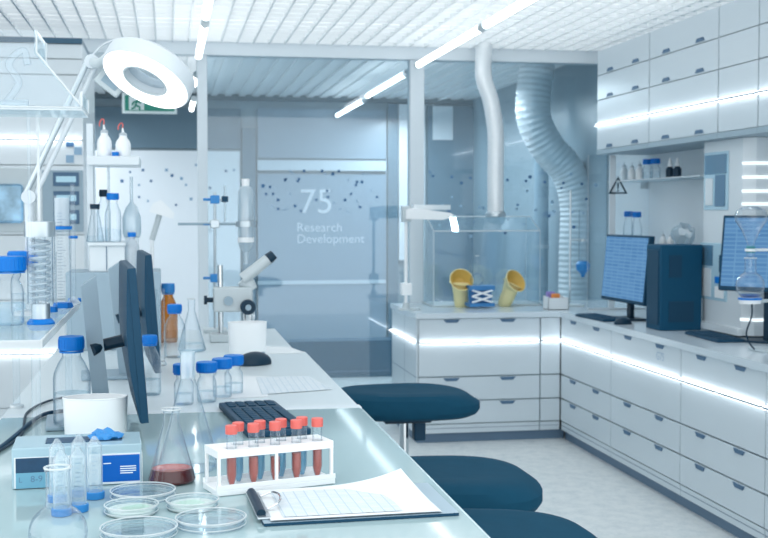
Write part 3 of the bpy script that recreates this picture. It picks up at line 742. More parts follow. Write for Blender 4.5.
for px, lab in ((628.6, 'blue-capped clear bottle behind the small monitor, farther of two'), (637, 'blue-capped clear bottle behind the small monitor, nearer of two')):
    y = onshelfX(px, zS2, XB); kk = mpp((XB, y, zS2)); bottle('reagent_bottle', lab, (XB, y, zS2), 5.2*kk, 34*kk, group='blue-capped bottles on wall shelves', neck=.6, caph=.15, liquid=('paleliq', .4))
for px, hgt, lab in ((663.5, 15, 'short white squeeze bottle on the lower shelf over computer tower'), (671, 15, 'short white squeeze bottle beside the crumpled bag on the lower shelf')):
    y = onshelfX(px, zS2, XB); kk = mpp((XB, y, zS2)); wash_bottle(lab, (XB, y, zS2), 3.6*kk, hgt*kk, group='short squeeze bottles', nozzle=False)
y = onshelfX(684, zS2, XB); kk = mpp((XB, y, zS2))
b = bmesh.new(); bmesh.ops.create_icosphere(b, subdivisions=3, radius=1)
for v in b.verts:
    n = v.co.normalized(); f = 1+.14*math.sin(9*n.x+3*n.z)*math.cos(7*n.y+5*n.z)
    v.co = Vector((n.x*.06*f, n.y*.11*f, max(-.99, n.z*f)*12*kk+13.6*kk))
tag(obj('plastic_bag', MB().bm(b, 'frost', True), None, (XB, y, zS2+.002)), 'pale blue crumpled plastic bag on the lower shelf over computer tower', 'bag')
# clear screen with warning triangle
Yt = 7.62; a = atY(604, 150, Yt); b_ = atY(690, 300, Yt)
t = thing('acrylic_screen', 'clear upright screen with warning triangle behind the small monitor', 'screen', (2.84, Yt, ZC))
obj('sheet', MB().pane((-.1, -.004, .01), (.33, .004, ZU-ZC-.04)), t)
obj('foot_rail', MB().box((-.1, -.012, 0), (.33, .012, .012), 'alu', .002), t)
obj('edge_strip', MB().box((atY(611, 0, Yt).x-2.84, -.008, .012), (atY(617, 0, Yt).x-2.84, .008, ZU-ZC-.04), 'beam', .002), t)
def tri(cx, cz, r): return [(cx+r*math.sin(2*PI*k/3), cz+r*math.cos(2*PI*k/3)) for k in range(3)]
c_ = atY(617.5, 188, Yt); cx, cz = c_.x-2.84, c_.z-ZC; r = 11.6*mpp(c_)
o_, i_ = tri(cx, cz, r), tri(cx, cz, r*.72)
wb = MB()
for k in range(3):
    j = (k+1) % 3; wb.prism([o_[k], o_[j], i_[j], i_[k]], -.0115, -.0085, 'warn')
sg = obj('warning_triangle', wb, t)
obj('exclamation_mark', MB().prism([(cx-r*.09, cz+r*.42), (cx+r*.09, cz+r*.42), (cx+r*.05, cz-r*.08), (cx-r*.05, cz-r*.08)], -.0115, -.0085, 'warn').box((cx-r*.07, -.0115, cz-r*.3), (cx+r*.07, -.0085, cz-r*.17), 'warn'), sg)
# blue-tipped glass funnel on a stand at the corner
Yg = 7.95; gp = atY(583, 263, Yg); k = mpp(gp); gx = atY(571, 263, Yg).x
t = thing('funnel_stand', 'slim rod stand with clamp in the corner behind small monitor', 'stand', (gx, Yg, ZC))
obj('base', MB().box((-.05, -.05, 0), (.08, .06, .012), 'lgrey', .003), t)
ztop = atY(575, 190, Yg).z-ZC
obj('rod', MB().cyl((0, .02, .012), (0, .02, ztop), .006, 'chrome', 10), t)
zcl = atY(575, 240, Yg).z-ZC
obj('clamp', MB().cyl((0, .02, zcl), (gp.x-gx-.034, .0, zcl), .006, 'steel', 8).lathe([(.0315, zcl-.008), (.036, zcl-.008), (.036, zcl+.008), (.0315, zcl+.008), (.0315, zcl-.008)], 'steel', 16, Matrix.Translation((gp.x-gx, 0, 0))), t)
zb_ = atY(583, 277, Yg).z
t = thing('glass_funnel', 'upright clear tube with blue valve clamped in the far corner', 'funnel', (gp.x, Yg, zb_))
obj('tube', MB().lathe([(.03, 16*k), (.031, 20*k), (.031, 66*k), (.033, 67*k)], 'glass', 20), t)
obj('valve', MB().lathe([(0, 0), (.012, 0), (.016, 3*k), (.045, 7*k), (.05, 13*k), (.032, 16*k), (0, 16*k)], 'blue2', 20), t)

# ------------------------------------------------------------------ stools
def stool(label, loc, rotz, w=.26, d=.2):
    t = thing('stool', label, 'stool', (loc[0], loc[1], 0), rotz, 'dark lab stools'); z = loc[2]
    vs = []; prof = [(0, .062), (.25, .064), (.5, .068), (.72, .068), (.86, .062), (.95, .046), (1.0, .02), (1.0, -.004), (.96, -.02), (.88, -.03), (.6, -.036), (0, -.036)]
    n = 48; rings = []; fs = []
    for f, h in prof:
        if f == 0: rings.append([len(vs)]); vs.append((0, 0, z-.06+h)); continue
        rings.append(list(range(len(vs), len(vs)+n)))
        for k in range(n):
            a = 2*PI*k/n; c, s = math.cos(a), math.sin(a); e = 2/2.6
            x = w*f*math.copysign(abs(c)**e, c); y = d*f*math.copysign(abs(s)**e, s)*(1+.12*c)
            dz = 0
            if h > .02: dz = .012*(x/w)**2*(1 if x < 0 else -.9)-.008*(1-(y/d)**2)
            vs.append((x, y, z-.06+h+dz))
    for a, b in zip(rings, rings[1:]):
        for k in range(n):
            j = (k+1) % n
            if len(a) == 1: fs.append((a[0], b[k], b[j]))
            elif len(b) == 1: fs.append((a[k], b[0], a[j]))
            else: fs.append((a[k], b[k], b[j], a[j]))
    obj('seat', MB().add(vs, fs, 'seat', True), t)
    obj('seat_plate', MB().box((-.09, -.09, z-.115), (.09, .09, z-.094), 'black', .006), t)
    obj('tilt_lever', MB().box((.03, -.05, z-.19), (.075, .0, z-.113), 'dark', .006), t)
    obj('column', MB().cyl((0, 0, .09), (0, 0, z-.11), .018, 'chrome', 18).cyl((0, 0, .07), (0, 0, .34), .026, 'chrome', 18), t)
    for k in range(5):
        a = 2*PI*k/5+.3; l = obj('leg', MB().tube([(0, 0, .085), (.12*math.cos(a), .12*math.sin(a), .075), (.27*math.cos(a), .27*math.sin(a), .05)], [.026, .022, .016], 'chrome', 10), t)
        obj('glide', MB().lathe([(0, 0), (.022, 0), (.02, .045), (0, .045)], 'black', 14, Matrix.Translation((.27*math.cos(a), .27*math.sin(a), 0))), l)
    obj('foot_ring', MB().tube([(.17*math.cos(a*PI/16), .17*math.sin(a*PI/16), .33) for a in range(32)], .01, 'chrome', 8, True).cyl((-.17, 0, .33), (.17, 0, .33), .008, 'chrome', 8).cyl((0, -.17, .33), (0, .17, .33), .008, 'chrome', 8), t)
    return t
ZS = .80
p = on(413, 400, ZS-.02); stool('farthest dark padded stool, its chrome column showing', (p.x-.035, p.y, ZS+.02), 0, .285, .21)
p = on(478, 482, ZS-.02); stool('middle dark padded stool between the other two', (p.x-.085, p.y+.07, ZS), -.16, .27, .23)
p = on(505, 538, ZS-.02); stool('nearest dark padded stool at the bottom picture edge', (p.x-.06, p.y, ZS), -.3, .28, .23)

# ------------------------------------------------------------------ lab bench (left island)
bx0, bx1 = -.42, .50
t = thing('lab_bench', 'long island bench with pale teal glass top and white far sections', 'bench', (0, 0, 0))
obj('glass_top', MB().box((bx0, 1.2, ZB-.03), (bx1, 3.14, ZB), 'glasstop', .002), t)
obj('glass_edge', MB().box((bx1, 1.2, ZB-.026), (bx1+.006, 3.14, ZB-.003), 'benchedge'), t)
obj('joint_strip', MB().box((bx0, 3.143, ZB-.03), (bx1+.004, 3.19, ZB+.001), 'beam', .001), t)
obj('white_top', MB().box((bx0, 3.193, ZB-.03), (bx1, 4.45, ZB), 'benchwhite', .002), t)
obj('white_top', MB().box((bx0, 4.454, ZB-.03), (bx1-.035, 5.36, ZB), 'benchwhite', .002), t)
for k, (ya, yb) in enumerate(((1.3, 3.1), (3.2, 4.4), (4.5, 5.3))):
    u = obj('under_cabinet', MB().box((bx0+.05, ya, .05), (.12, yb, ZB-.031), 'cab', .004), t)
    obj('plinth', MB().box((bx0+.08, ya+.02, 0), (.1, yb-.02, .05), 'seam'), u)
for ya in (1.35, 3.16, 5.28):
    obj('leg', MB().box((bx1-.1, ya-.025, 0), (bx1-.05, ya+.025, ZB-.031), 'alu', .003), t)
Z = ZB+.0006

# sheets of paper by the mouse
def sheet(label, quad, m='paper', zo=0, cat='paper', grp='loose sheets on the bench'):
    P = [on(x, y, ZB) for x, y in quad]; c = sum(P, Vector())/4
    vs = [(q.x-c.x, q.y-c.y, z) for z in (0, .0008) for q in P]
    o = obj('paper_sheet', MB().add(vs, [(0, 1, 2, 3), (7, 6, 5, 4)]+[(k, (k+1) % 4, 4+(k+1) % 4, 4+k) for k in range(4)], m), None, (c.x, c.y, Z+zo)); return tag(o, label, cat, grp)
sheet('blank white sheet lying in front of the mouse', [(197, 400), (268, 397), (268, 377), (205, 376)])
sheet('printed sheet with grey table right of the blank sheet', [(262, 395), (332, 390), (308, 377), (256, 378)], 'table', .0012)
sheet('white sheet overhanging near the white tub, with curled corner', [(266, 354), (306, 353), (290, 347.5), (262, 346)])

# clipboard
cl = [on(264, 527, ZB), on(459, 516, ZB), on(422, 486, ZB), on(251, 497, ZB)]
ang = math.atan2(cl[1].y-cl[0].y, cl[1].x-cl[0].x); cw = (cl[1]-cl[0]).length; cd = .235
t = thing('clipboard', 'dark clipboard with printed table sheets in front of test tube rack', 'clipboard', (cl[0].x, cl[0].y, Z), ang)
obj('board', MB().prism([(0, 0), (cw, 0), (cw+.005, cd), (-.005, cd)], 0, .005, 'grey', 'xy', None, 'dark'), t)
cm = MB().box((-.008, cd*.1, .005), (.016, cd*.9, .009), 'steel', .002)
cm.tube(spline([(.0, cd*.16, .012), (.0, cd*.5, .014), (.0, cd*.84, .012)]), .008, 'black', 12)
obj('clip', cm, t)
obj('clip_lever', MB().tube(spline([(.014, cd*.3, .012), (.034, cd*.33, .02), (.042, cd*.5, .022), (.034, cd*.67, .02), (.014, cd*.7, .012)]), .0022, 'chrome', 8), t)
def curl(x0, x1, y0, y1, z0, cx, amp, m, nx=26, ny=18):
    vs = []; 
    for j in range(ny+1):
        for i in range(nx+1):
            u, v = i/nx, j/ny; x = x0+(x1-x0)*u; y = y0+(y1-y0)*v
            q = max(0, u+v*.9-1.25)/.65
            vs.append((x-.02*q*q, y, z0+amp*q*q+.0015*math.sin(u*4)*v))
    fs = [(j*(nx+1)+i, j*(nx+1)+i+1, (j+1)*(nx+1)+i+1, (j+1)*(nx+1)+i) for j in range(ny) for i in range(nx)]
    return MB().add(vs, fs, m, True)
tag(obj('paper_sheet', curl(.012, cw-.028, .006, cd-.01, .0068, 0, .0, 'paper'), None, (cl[0].x, cl[0].y, Z)), 'white backing sheet under the printed table on the clipboard', 'paper', 'sheets on the clipboard').rotation_euler.z = ang
ps = MB(); b2 = curl(.012, cw-.03, .004, cd-.012, .0085, 0, .03, 'paper')
top = tag(obj('paper_sheet', b2, None, (cl[0].x, cl[0].y, Z)), 'top sheet with printed table and curled corner on the clipboard', 'paper', 'sheets on the clipboard'); top.rotation_euler.z = ang
pr_ = curl(.035, cw-.095, .018, cd-.04, .0098, 0, 0, 'table'); obj('printed_table', pr_, top)

# test tube rack
ra = on(218, 497, ZB); rb_ = on(333.5, 484, ZB); rl = on(206, 488, ZB)
ang = math.atan2(rb_.y-ra.y, rb_.x-ra.x); L = (rb_-ra).length; W = .075
t = thing('test_tube_rack', 'white plastic rack holding red-capped sample tubes', 'rack', (ra.x, ra.y, Z), ang)
Hr = .083; tp = .014
slot = [L*(.145+.187*k) for k in range(5)]; slotb = [x+L*.105 for x in slot[:4]]; rowy = (.02, .05)
def plate(z0, z1):
    b = MB(); r = .0118; ym = (rowy[0]+rowy[1])/2
    strips = ((0, rowy[0]-r, None), (rowy[0]-r, rowy[0]+r, slot), (rowy[0]+r, rowy[1]-r, None), (rowy[1]-r, rowy[1]+r, slotb), (rowy[1]+r, W, None))
    for ya, yb, sl in strips:
        if sl is None: b.box((0, ya, z0), (L, yb, z1), 'plastic'); continue
        xs = [0]+[v for q in sl for v in (q-r, q+r)]+[L]
        for i in range(0, len(xs)-1, 2): b.box((xs[i], ya, z0), (xs[i+1], yb, z1), 'plastic')
        y = (ya+yb)/2; n = 20
        for x in sl:
            vs = []
            for z in (z0, z1):
                for k in range(n):
                    a = 2*PI*k/n; m_ = max(abs(math.cos(a)), abs(math.sin(a))); vs += [(x+r*math.cos(a)*.985, y+r*math.sin(a)*.985, z), (x+r*math.cos(a)/m_, y+r*math.sin(a)/m_, z)]
            fs = []
            for zi in (0, 1):
                o_ = zi*2*n
                for k in range(n): j = (k+1) % n; fs.append((o_+2*k, o_+2*j, o_+2*j+1, o_+2*k+1))
            for k in range(n): j = (k+1) % n; fs.append((2*k, 2*j, 2*n+2*j, 2*n+2*k))
            b.add(vs, fs, 'plastic')
    return b
obj('top_plate', plate(Hr-tp, Hr), t)
obj('base_tray', MB().box((-.003, -.003, 0), (L+.003, W+.003, .011), 'plastic', .002).box((-.003, -.003, .011), (L+.003, .0, .02), 'plastic').box((-.003, W, .011), (L+.003, W+.003, .02), 'plastic'), t)
for x in (.003, L*.5, L-.003):
    for y in (.003, W-.003):
        if x == L*.5 and y > .04: continue
        obj('post', MB().box((x-.003, y-.003, .011), (x+.003, y+.003, Hr-tp), 'plastic', .0008), t)
def sample_tube(label, rackt, i, row, liq, lev, lean=0.0):
    ca, sa = math.cos(ang), math.sin(ang); lx, ly = (slotb if row else slot)[i], rowy[row]
    x = ra.x+lx*ca-ly*sa; y = ra.y+lx*sa+ly*ca; r = .0092; h = .101 if row == 0 else .1
    s_ = thing('sample_tube', label, 'test tube', (x, y, Z+.0125), ang, 'red-capped sample tubes in the rack')
    s_.rotation_euler = (lean, 0, ang)
    obj('glass_body', MB().lathe([(0, 0), (.004, .0), (r*.72, .008), (r, .02), (r, h)], 'glass', 20), s_)
    obj('sample', MB().lathe([(0, .0012), (.0035, .0012), (r*.66, .009), (r*.92, .0205), (r*.92, .0205+(lev-.02)), (0, .0205+(lev-.02))], liq, 20), s_)
    c = MB().lathe([(0, h-.004), (.0108, h-.004), (.0112, h-.002), (.0112, h+.011), (.0104, h+.012), (0, h+.012)], 'redcap', 24); obj('cap', c, s_)
fl = ['front-row tube with red-brown sample at the left end of the rack', 'second front-row red-brown sample tube from the rack left end', 'middle front-row red-brown sample tube of the rack', 'fourth front-row red-brown sample tube from the rack left end', 'red-brown sample tube at the right end of the rack']
for i in range(5): sample_tube(fl[i], t, i, 0, 'blood', (.055, .05, .046, .05, .06)[i])
bl_ = ['back-row tube of pale blue liquid at the left end of the rack', 'second back-row pale blue tube from the rack left end', 'third back-row pale blue tube from the rack left end', 'back-row pale blue tube nearest the right end of the rack']
for i in range(4): sample_tube(bl_[i], t, i, 1, 'cyanliq', .05)

# erlenmeyer flasks
def erlenmeyer(name, label, loc, rb, rn, h, liquid=None, group=None, frost=False, lip=True):
    t = thing(name, label, 'flask', loc, 0, group)
    hc = h*.72
    pr = [(0, 0), (rb*.88, 0), (rb*.97, rb*.05), (rb, rb*.14), (rb*.97, rb*.24), (rn*1.25, hc), (rn, hc+rn*.8), (rn, h-.006), (rn*1.22, h)]
    obj('glass_body', MB().lathe(pr, 'glass', 32), t)
    if lip: obj('rim', MB().tube([(rn*1.22*math.cos(a*PI/12), rn*1.22*math.sin(a*PI/12), h) for a in range(24)], .0016, 'edge', 6, True), t)
    if frost: obj('ground_joint', MB().lathe([(rn*1.02, hc+rn*.9), (rn*1.03, hc+rn*1.0), (rn*1.03, h-.004), (rn*1.02, h)], 'frost', 24), t)
    if liquid:
        m, mt, zl = liquid; f = (zl-rb*.24)/(hc-rb*.24); rt = (rb*.97+(rn*1.25-rb*.97)*f)*.965
        l = obj('liquid', MB().lathe([(0, .002), (rb*.86, .002), (rb*.945, rb*.06), (rb*.97, rb*.14), (rb*.94, rb*.24), (rt, zl)], m, 32), t)
        obj('liquid_surface', MB().lathe([(rt, zl), (rt*.96, zl-.0006), (0, zl-.0006)], mt, 32), l)
    return t
p = on(172, 486, ZB); k = mpp(p); erlenmeyer('conical_flask', 'conical flask with dark red liquid left of the tube rack', (p.x, p.y+.035, Z), .0455, .0155, .141, ('red', 'redtop', .027), 'conical flasks')
p = on(189, 474, ZB); erlenmeyer('conical_flask', 'large empty conical flask behind the red one, by the tube rack', (p.x, p.y+.05, Z), .062, .0145, .238, None, 'conical flasks', True, False)
p = on(192, 352, ZB); erlenmeyer('conical_flask', 'distant conical flask of pale liquid before the microscope', (p.x, p.y+.03, Z), .053, .013, .195, ('paleliq', 'paleliq', .03), 'conical flasks')
p = on(38, 430, ZB)

# petri dishes
def petri(label, c, wpx, agar=None, hpx=8, lidlift=0):
    p = on(c[0], c[1]+2, ZB); r = wpx/2*mpp(p); h = .014
    t = thing('petri_dish', label, 'petri dish', (p.x, p.y, Z), 0, 'petri dishes')
    obj('dish', MB().lathe([(0, 0), (r*.95, 0), (r*.95, h*.85), (r*.93, h*.85), (r*.93, .0015)], 'glass', 40).tube([(r*.95*math.cos(a*PI/20), r*.95*math.sin(a*PI/20), h*.85) for a in range(40)], .0009, 'edge', 6, True), t)
    obj('lid', MB().lathe([(r, h*.35), (r, h*1.08), (r*.985, h*1.12), (0, h*1.12)], 'acrylic', 40).tube([(r*math.cos(a*PI/20), r*math.sin(a*PI/20), h*1.1) for a in range(40)], .0013, 'edge', 6, True).tube([(r*math.cos(a*PI/20), r*math.sin(a*PI/20), h*.35) for a in range(40)], .0009, 'edge', 6, True), t)
    if agar:
        g_ = obj('agar', MB().lathe([(0, .0008), (r*.92, .0008), (r*.92, .007), (0, .007)], 'agarw', 36), t)
        gb = MB(); n = 24
        gb.add([(r*.2*agar, 0, .0073)]+[(r*(.2*agar+.55*math.cos(2*PI*q/n)*(1+.15*math.sin(3*q))), r*.62*math.sin(2*PI*q/n)*(1+.1*math.cos(5*q)), .0073) for q in range(n)], [(0, q+1, (q+1) % n+1) for q in range(n)], 'agar'); obj('culture', gb, g_)
    return t
petri('clear petri dish at the back of the group, below the conical flask', (143, 496), 64)
petri('small petri dish with green culture at the left of the group', (131.5, 511), 53, .9)
petri('small petri dish with pale green culture nearest the tube rack', (192.5, 506), 52, -.4)
petri('large clear petri dish beside the clipboard clip', (211, 524), 70)
petri('large clear petri dish at the bottom edge of the group', (139, 534), 76)

# glove carton
a = on(12, 490, ZB); b_ = on(142, 483.5, ZB); ang = math.atan2(b_.y-a.y, b_.x-a.x); L = (b_-a).length; k = mpp(a)
hb = 41*k
t = thing('glove_carton', 'blue and white glove carton with blue glove poking out, front left', 'box', (a.x, a.y, Z), ang)
D_ = .13
obj('carton', MB().box((0, 0, 0), (L, D_, hb), 'boxgrey', .002), t)
obj('white_band', MB().box((.004, -.0012, .002), (L-.003, 0, hb*.78), 'paper').box((L, .002, .002), (L+.0012, D_-.002, hb*.75), 'paper'), t)
obj('blue_panel', MB().box((L*.68, -.002, hb*.08), (L-.004, -.0012, hb*.74), 'boxblue'), t)
obj('navy_panel', MB().box((L*.03, -.002, hb*.4), (L*.33, -.0012, hb*.76), 'boxnavy'), t)
obj('teal_panel', MB().box((L*.03, -.002, hb*.02), (L*.33, -.0012, hb*.4), 'boxteal'), t)
text('lettering', '8-9', .017, 'ink', t, facing((L*.14, -.0021, hb*.17)), .0003)
text('lettering', 'L', .014, 'ink', t, facing((L*.05, -.0021, hb*.17)), .0003)
sm_ = MB()
for r_ in range(4): sm_.box((L*.83, -.0024, hb*(.44-.055*r_)), (L*(.955 if r_ != 3 else .93), -.002, hb*(.465-.055*r_)), 'signwhite')
sm_.box((L*.70, -.0024, hb*.53), (L*.76, -.002, hb*.555), 'signwhite')
obj('small_print', sm_, t)
obj('opening', MB().box((L*.25, D_*.3, hb), (L*.85, D_*.7, hb+.0015), 'boxnavy'), t)
def crumple(label, loc, sx, sy, sz, m):
    b = bmesh.new(); bmesh.ops.create_icosphere(b, subdivisions=3, radius=1)
    for v in b.verts:
        n = v.co.normalized(); f = 1+.28*math.sin(7*n.x+4*n.y)*math.cos(6*n.z+5*n.x)
        v.co = Vector((n.x*sx*f, n.y*sy*f, max(0, n.z*f)*sz))
    return tag(obj('glove', MB().bm(b, m, True), None, loc), label, 'glove')
q = a+Vector((math.cos(ang), math.sin(ang), 0))*L*.72+Vector((-math.sin(ang), math.cos(ang), 0))*D_*.5
crumple('pale blue glove poking out of the glove carton', (q.x, q.y, Z+hb+.0022), .03, .022, .016, 'blue2')

# upturned conical tubes with blue caps
def falcon(label, base, h=.114):
    p = on(base[0], base[1], ZB)
    t = thing('centrifuge_tube', label, 'test tube', (p.x, p.y+.012, Z), 0, 'upturned centrifuge tubes'); r = .0142
    c = MB().lathe([(0, 0), (.0165, 0), (.017, .001), (.017, .012), (.016, .013), (0, .013)], 'blue2', 28)
    for q in range(28): c.box((.0166, -.0006, .001), (.0174, .0006, .012), 'blue2', 0, Matrix.Rotation(2*PI*q/28, 4, 'Z'))
    obj('cap', c, t)
    obj('tube_body', MB().lathe([(r, .013), (r, h-.018), (.0035, h-.001), (0, h)], 'clearpp', 26), t)
    sc_ = MB()
    for q in range(9): sc_.box((-.004, -r-.0004, .022+q*.008), (.003 if q % 2 else .006, -r+.0004, .0226+q*.008), 'ink')
    obj('scale', sc_, t)
falcon('upturned blue-capped tube directly behind the front round flask', (61, 517))
falcon('upturned blue-capped tube in the middle of its group', (78, 513))
falcon('upturned blue-capped tube at the right side of its group', (94.5, 500))
falcon('upturned blue-capped tube at the back left of its group', (57, 503))
falcon('upturned blue-capped tube at the back of its group against the carton', (79, 497.5))
# front round flask
p = on(58.5, 556, ZB); k = mpp(p)
round_flask('round_flask', 'clear round flask at the bottom left picture corner', 'flask', (p.x, p.y, Z), 29*k, 11.5*k, (552-463)*k, liquid=('paleliq', .25))
# white tubs
def tub(label, c, wpx, hpx):
    p = on(c[0], c[1], ZB); k = mpp(p); r = wpx/2*k; h = hpx*k
    t = thing('white_tub', label, 'tub', (p.x, p.y+r*.4, Z), 0, 'white oval tubs')
    obj('wall', MB().lathe([(0, .0), (r*.93, 0), (r*.95, .004), (r, h), (r*.975, h), (r*.925, .006), (0, .006)], 'plastic', 40, None, True, 1, .62), t)
    obj('rim', MB().tube([(r*.99*math.cos(a*PI/20), r*.62*.99*math.sin(a*PI/20), h) for a in range(40)], .002, 'plastic', 6, True), t)
tub('white oval tub behind the glove carton and before the monitor', (95, 440), 64, 41)
tub('white oval tub standing behind the mouse', (248, 354), 39, 31)

# monitors on the bench, seen edge-on
def bench_monitor(label, base, w=.48, h=.35):
    """near vertical screen facing +x, leaning back; base = (x, y) of the near bottom corner"""
    t = thing('monitor', label, 'monitor', (base[0]-.13, base[1]+w/2, Z), .075, 'dark bench monitors')
    X = Matrix.Translation((.13, 0, .042)) @ Matrix.Rotation(-math.radians(4.2), 4, 'Y')
    pf = [(0, 0), (0, h), (-.018, h), (-.022, h*.9), (-.031, h*.6), (-.031, h*.35), (-.022, h*.1), (-.018, 0)]
    obj('casing', MB().prism(pf, -w/2, w/2, 'dark', 'xz', X), t)
    obj('bezel', MB().box((-.016, -w/2-.002, -.002), (.0012, w/2+.002, h+.002), 'dark', .001, X), t)
    obj('screen', MB().box((.0013, -w/2+.014, .018), (.0024, w/2-.014, h-.014), 'black', 0, X), t)
    obj('stand_column', MB().prism([(.056, .012), (.016, .012), (-.014, .34), (.022, .365)], -.02, .02, 'grey', 'xz'), t)
    obj('arm', MB().tube([(.01, -.02, .185), (.04, 0, .195), (.085, 0, .205)], .015, 'black', 10), t)
    obj('stand_foot', MB().box((-.1, -.07, 0), (.07, .11, .012), 'grey', .004), t)
    return t
p = on(150, 436, ZB); bench_monitor('nearer dark monitor seen edge-on behind the white tub', (-.066, 2.76))
bench_monitor('farther dark monitor seen edge-on behind the nearer monitor', (-.042, 3.62))
# keyboard and mouse on bench
keyboard('dark keyboard on the bench behind the test tube rack', (.226, 2.98, Z), PI/2+.11, .44, .15)
p = on(255, 366, ZB); mouse('dark mouse on the bench in front of the white tub', (p.x, p.y+.03, Z), -1.2, 1.15)
# four small blue-capped bottles
for (x, y), lab in (((184, 405), 'small blue-capped bottle nearest the large empty flask neck'), ((207, 402.5), 'small blue-capped bottle second from left in the row by keyboard'), ((222.5, 398), 'small blue-capped bottle second from right in the row by keyboard'), ((234, 394), 'small blue-capped bottle at the right end, nearest the mouse')):
    p = on(x, y, ZB); bottle('media_bottle', lab, (p.x, p.y+.01, Z), .0265, .11, 'blue', 'glass', ('paleliq', .35), 'small blue-capped bottles in a row', .78, .22, label_patch=True)
# bottle between monitors, bottle below the shelf, amber and clear bottles
p = on(147, 398, ZB); bottle('media_bottle', 'blue-capped bottle standing between the two dark monitors', (p.x+.008, 3.47, Z), .031, .17, 'blue', 'glass', ('paleliq', .3), 'clear blue-capped bottles', .5, .13, label_patch=True)
p = on(70, 430, ZB); bottle('media_bottle', 'blue-capped bottle below the glass shelf, behind the white tub', (p.x+.004, p.y+.02, Z), .044, .222, 'blue', 'glass', ('paleliq', .45), 'clear blue-capped bottles', .5, .13, label_patch=True)
p = on(175, 358, ZB); bottle('media_bottle', 'blue-capped clear bottle in front of the amber bottle', (p.x, p.y+.02, Z), .038, .19, 'blue', 'glass', ('paleliq', .4), 'clear blue-capped bottles', .5, .13, label_patch=True)
p = on(168.5, 343, ZB); bottle('amber_bottle', 'amber glass bottle with pale blue cap behind the clear one', (p.x, p.y+.03, Z), .037, .235, 'blue2', 'amber', None, None, .52, .14, label_patch=True)
def cylinder(name, label, loc, r, h, base='glass', band=None, group='graduated cylinders', foot=1.7):
    t = thing(name, label, 'cylinder', loc, 0, group)
    obj('glass_body', MB().lathe([(r, .012), (r, h-.004), (r*1.12, h)], 'glass', 24), t)
    n = 6 if base == 'blue' else 24
    obj('foot', MB().lathe([(0, 0), (r*foot, 0), (r*foot, .006), (r*1.1, .014), (0, .014)], base, n), t)
    m = MB()
    for q in range(int((h-.06)/.008)): m.box((-r*.5, -r-.0004, .03+q*.008), (r*(.5 if q % 5 == 0 else .1), -r*.85, .0307+q*.008), 'ink')
    obj('scale', m, t)
    if band: obj('inner_sleeve', MB().lathe([(r*.9, h*band+.01), (r*.9, h-.006)], 'milky', 24), t)
    if band: obj('guard_ring', MB().lathe([(r, h*band), (r*1.25, h*band), (r*1.25, h*band+.008), (r, h*band+.008)], 'blue', 24), t)
    return t
p = on(157, 366, ZB); cylinder('graduated_cylinder', 'tall clear cylinder beside the farther dark monitor', (p.x+.012, p.y+.01, Z), .015, .26, foot=1.35)

# ------------------------------------------------------------------ glass shelf over the bench, near left
zsh = 1.25; sx1 = -.245
ZSH = zsh+.0006
t = thing('glass_shelf', 'clear glass shelf on posts at the left, full of glassware', 'shelf', (sx1, 2.4, zsh))
obj('shelf_board', MB().pane((-.34, 0, -.01), (0, 1.0, 0)), t)
obj('edge_trim', MB().box((-.34, -.004, -.013), (0, 0, .003), 'edge').box((0, -.004, -.013), (.004, 1.0, .003), 'edge'), t)
for x, y in ((-.02, .1), (-.02, .9), (-.155, .1), (-.155, .9)):
    obj('post', MB().cyl((x, y, -(zsh-Z)), (x, y, -.01), .009, 'acrylic', 14).cyl((x, y, -.02), (x, y, -.01), .016, 'edge', 14).cyl((x, y, -(zsh-Z)), (x, y, -(zsh-Z)+.008), .018, 'edge', 14), t)
def onS(x, y): return on(x, y, zsh)
p = onS(6, 327); bottle('media_bottle', 'large blue-capped bottle at the left picture edge on glass shelf', (p.x, p.y+.04, ZSH), .034, .152, 'blue', 'glass', ('paleliq', .4), 'blue-capped bottles on the glass shelf', .85, .2, label_patch=True)
p = onS(24, 316); bottle('media_bottle', 'blue-capped bottle left of the steel-topped coil column', (p.x, p.y+.03, ZSH), .034, .155, 'blue', 'glass', ('paleliq', .4), 'blue-capped bottles on the glass shelf', .85, .17, label_patch=True)
p = onS(40, 325); k = mpp(p); hcol = 103*k
t = thing('coil_column', 'glass column with inner coil and brushed steel top on shelf', 'condenser', (p.x, p.y+.02, ZSH)); r = 14*k
obj('foot', MB().lathe([(0, 0), (r*.98, 0), (r*.98, .004), (r*.75, .012), (0, .012)], 'blue', 26), t)
obj('steel_base', MB().lathe([(0, .012), (r*.66, .012), (r*.66, .045), (0, .045)], 'steel', 28), t)
obj('glass_tube', MB().lathe([(r*.92, .045), (r*.92, hcol-.034)], 'glass', 28).lathe([(r*.4, .045), (r*.4, hcol-.034)], 'glass', 20), t)
obj('coil', MB().tube([(r*.66*math.cos(a*.45), r*.66*math.sin(a*.45), .05+a*.45/(2*PI)*.0145) for a in range(int((hcol-.09)/.0145*2*PI/.45))], .004, 'frost', 8), t)
obj('steel_top', MB().lathe([(0, hcol-.034), (r*1.08, hcol-.034), (r*1.1, hcol-.032), (r*1.1, hcol), (0, hcol)], 'steel', 30), t)
p = onS(63, 308); k = mpp(p); cylinder('graduated_cylinder', 'tall graduated cylinder with blue ring and blue foot on shelf', (p.x, p.y, ZSH), 8*k, 112*k, 'blue', .70, foot=1.25)
p = onS(54.5, 313); cylinder('graduated_cylinder', 'short graduated cylinder squeezed beside the coil column', (p.x-.005, p.y+.02, ZSH), .0095, .15, 'blue', None, foot=1.2)
p = onS(74, 304); k = mpp(p)
t = thing('stopper', 'small blue stopper lying near the glass shelf corner', 'stopper', (p.x, p.y, ZSH), .4)
obj('plug', MB().cyl((-.014, 0, .008), (.012, 0, .008), .008, 'blue', 14, .006), t); obj('grip', MB().cyl((.012, 0, .0082), (.018, 0, .0082), .0082, 'blue', 6), t)
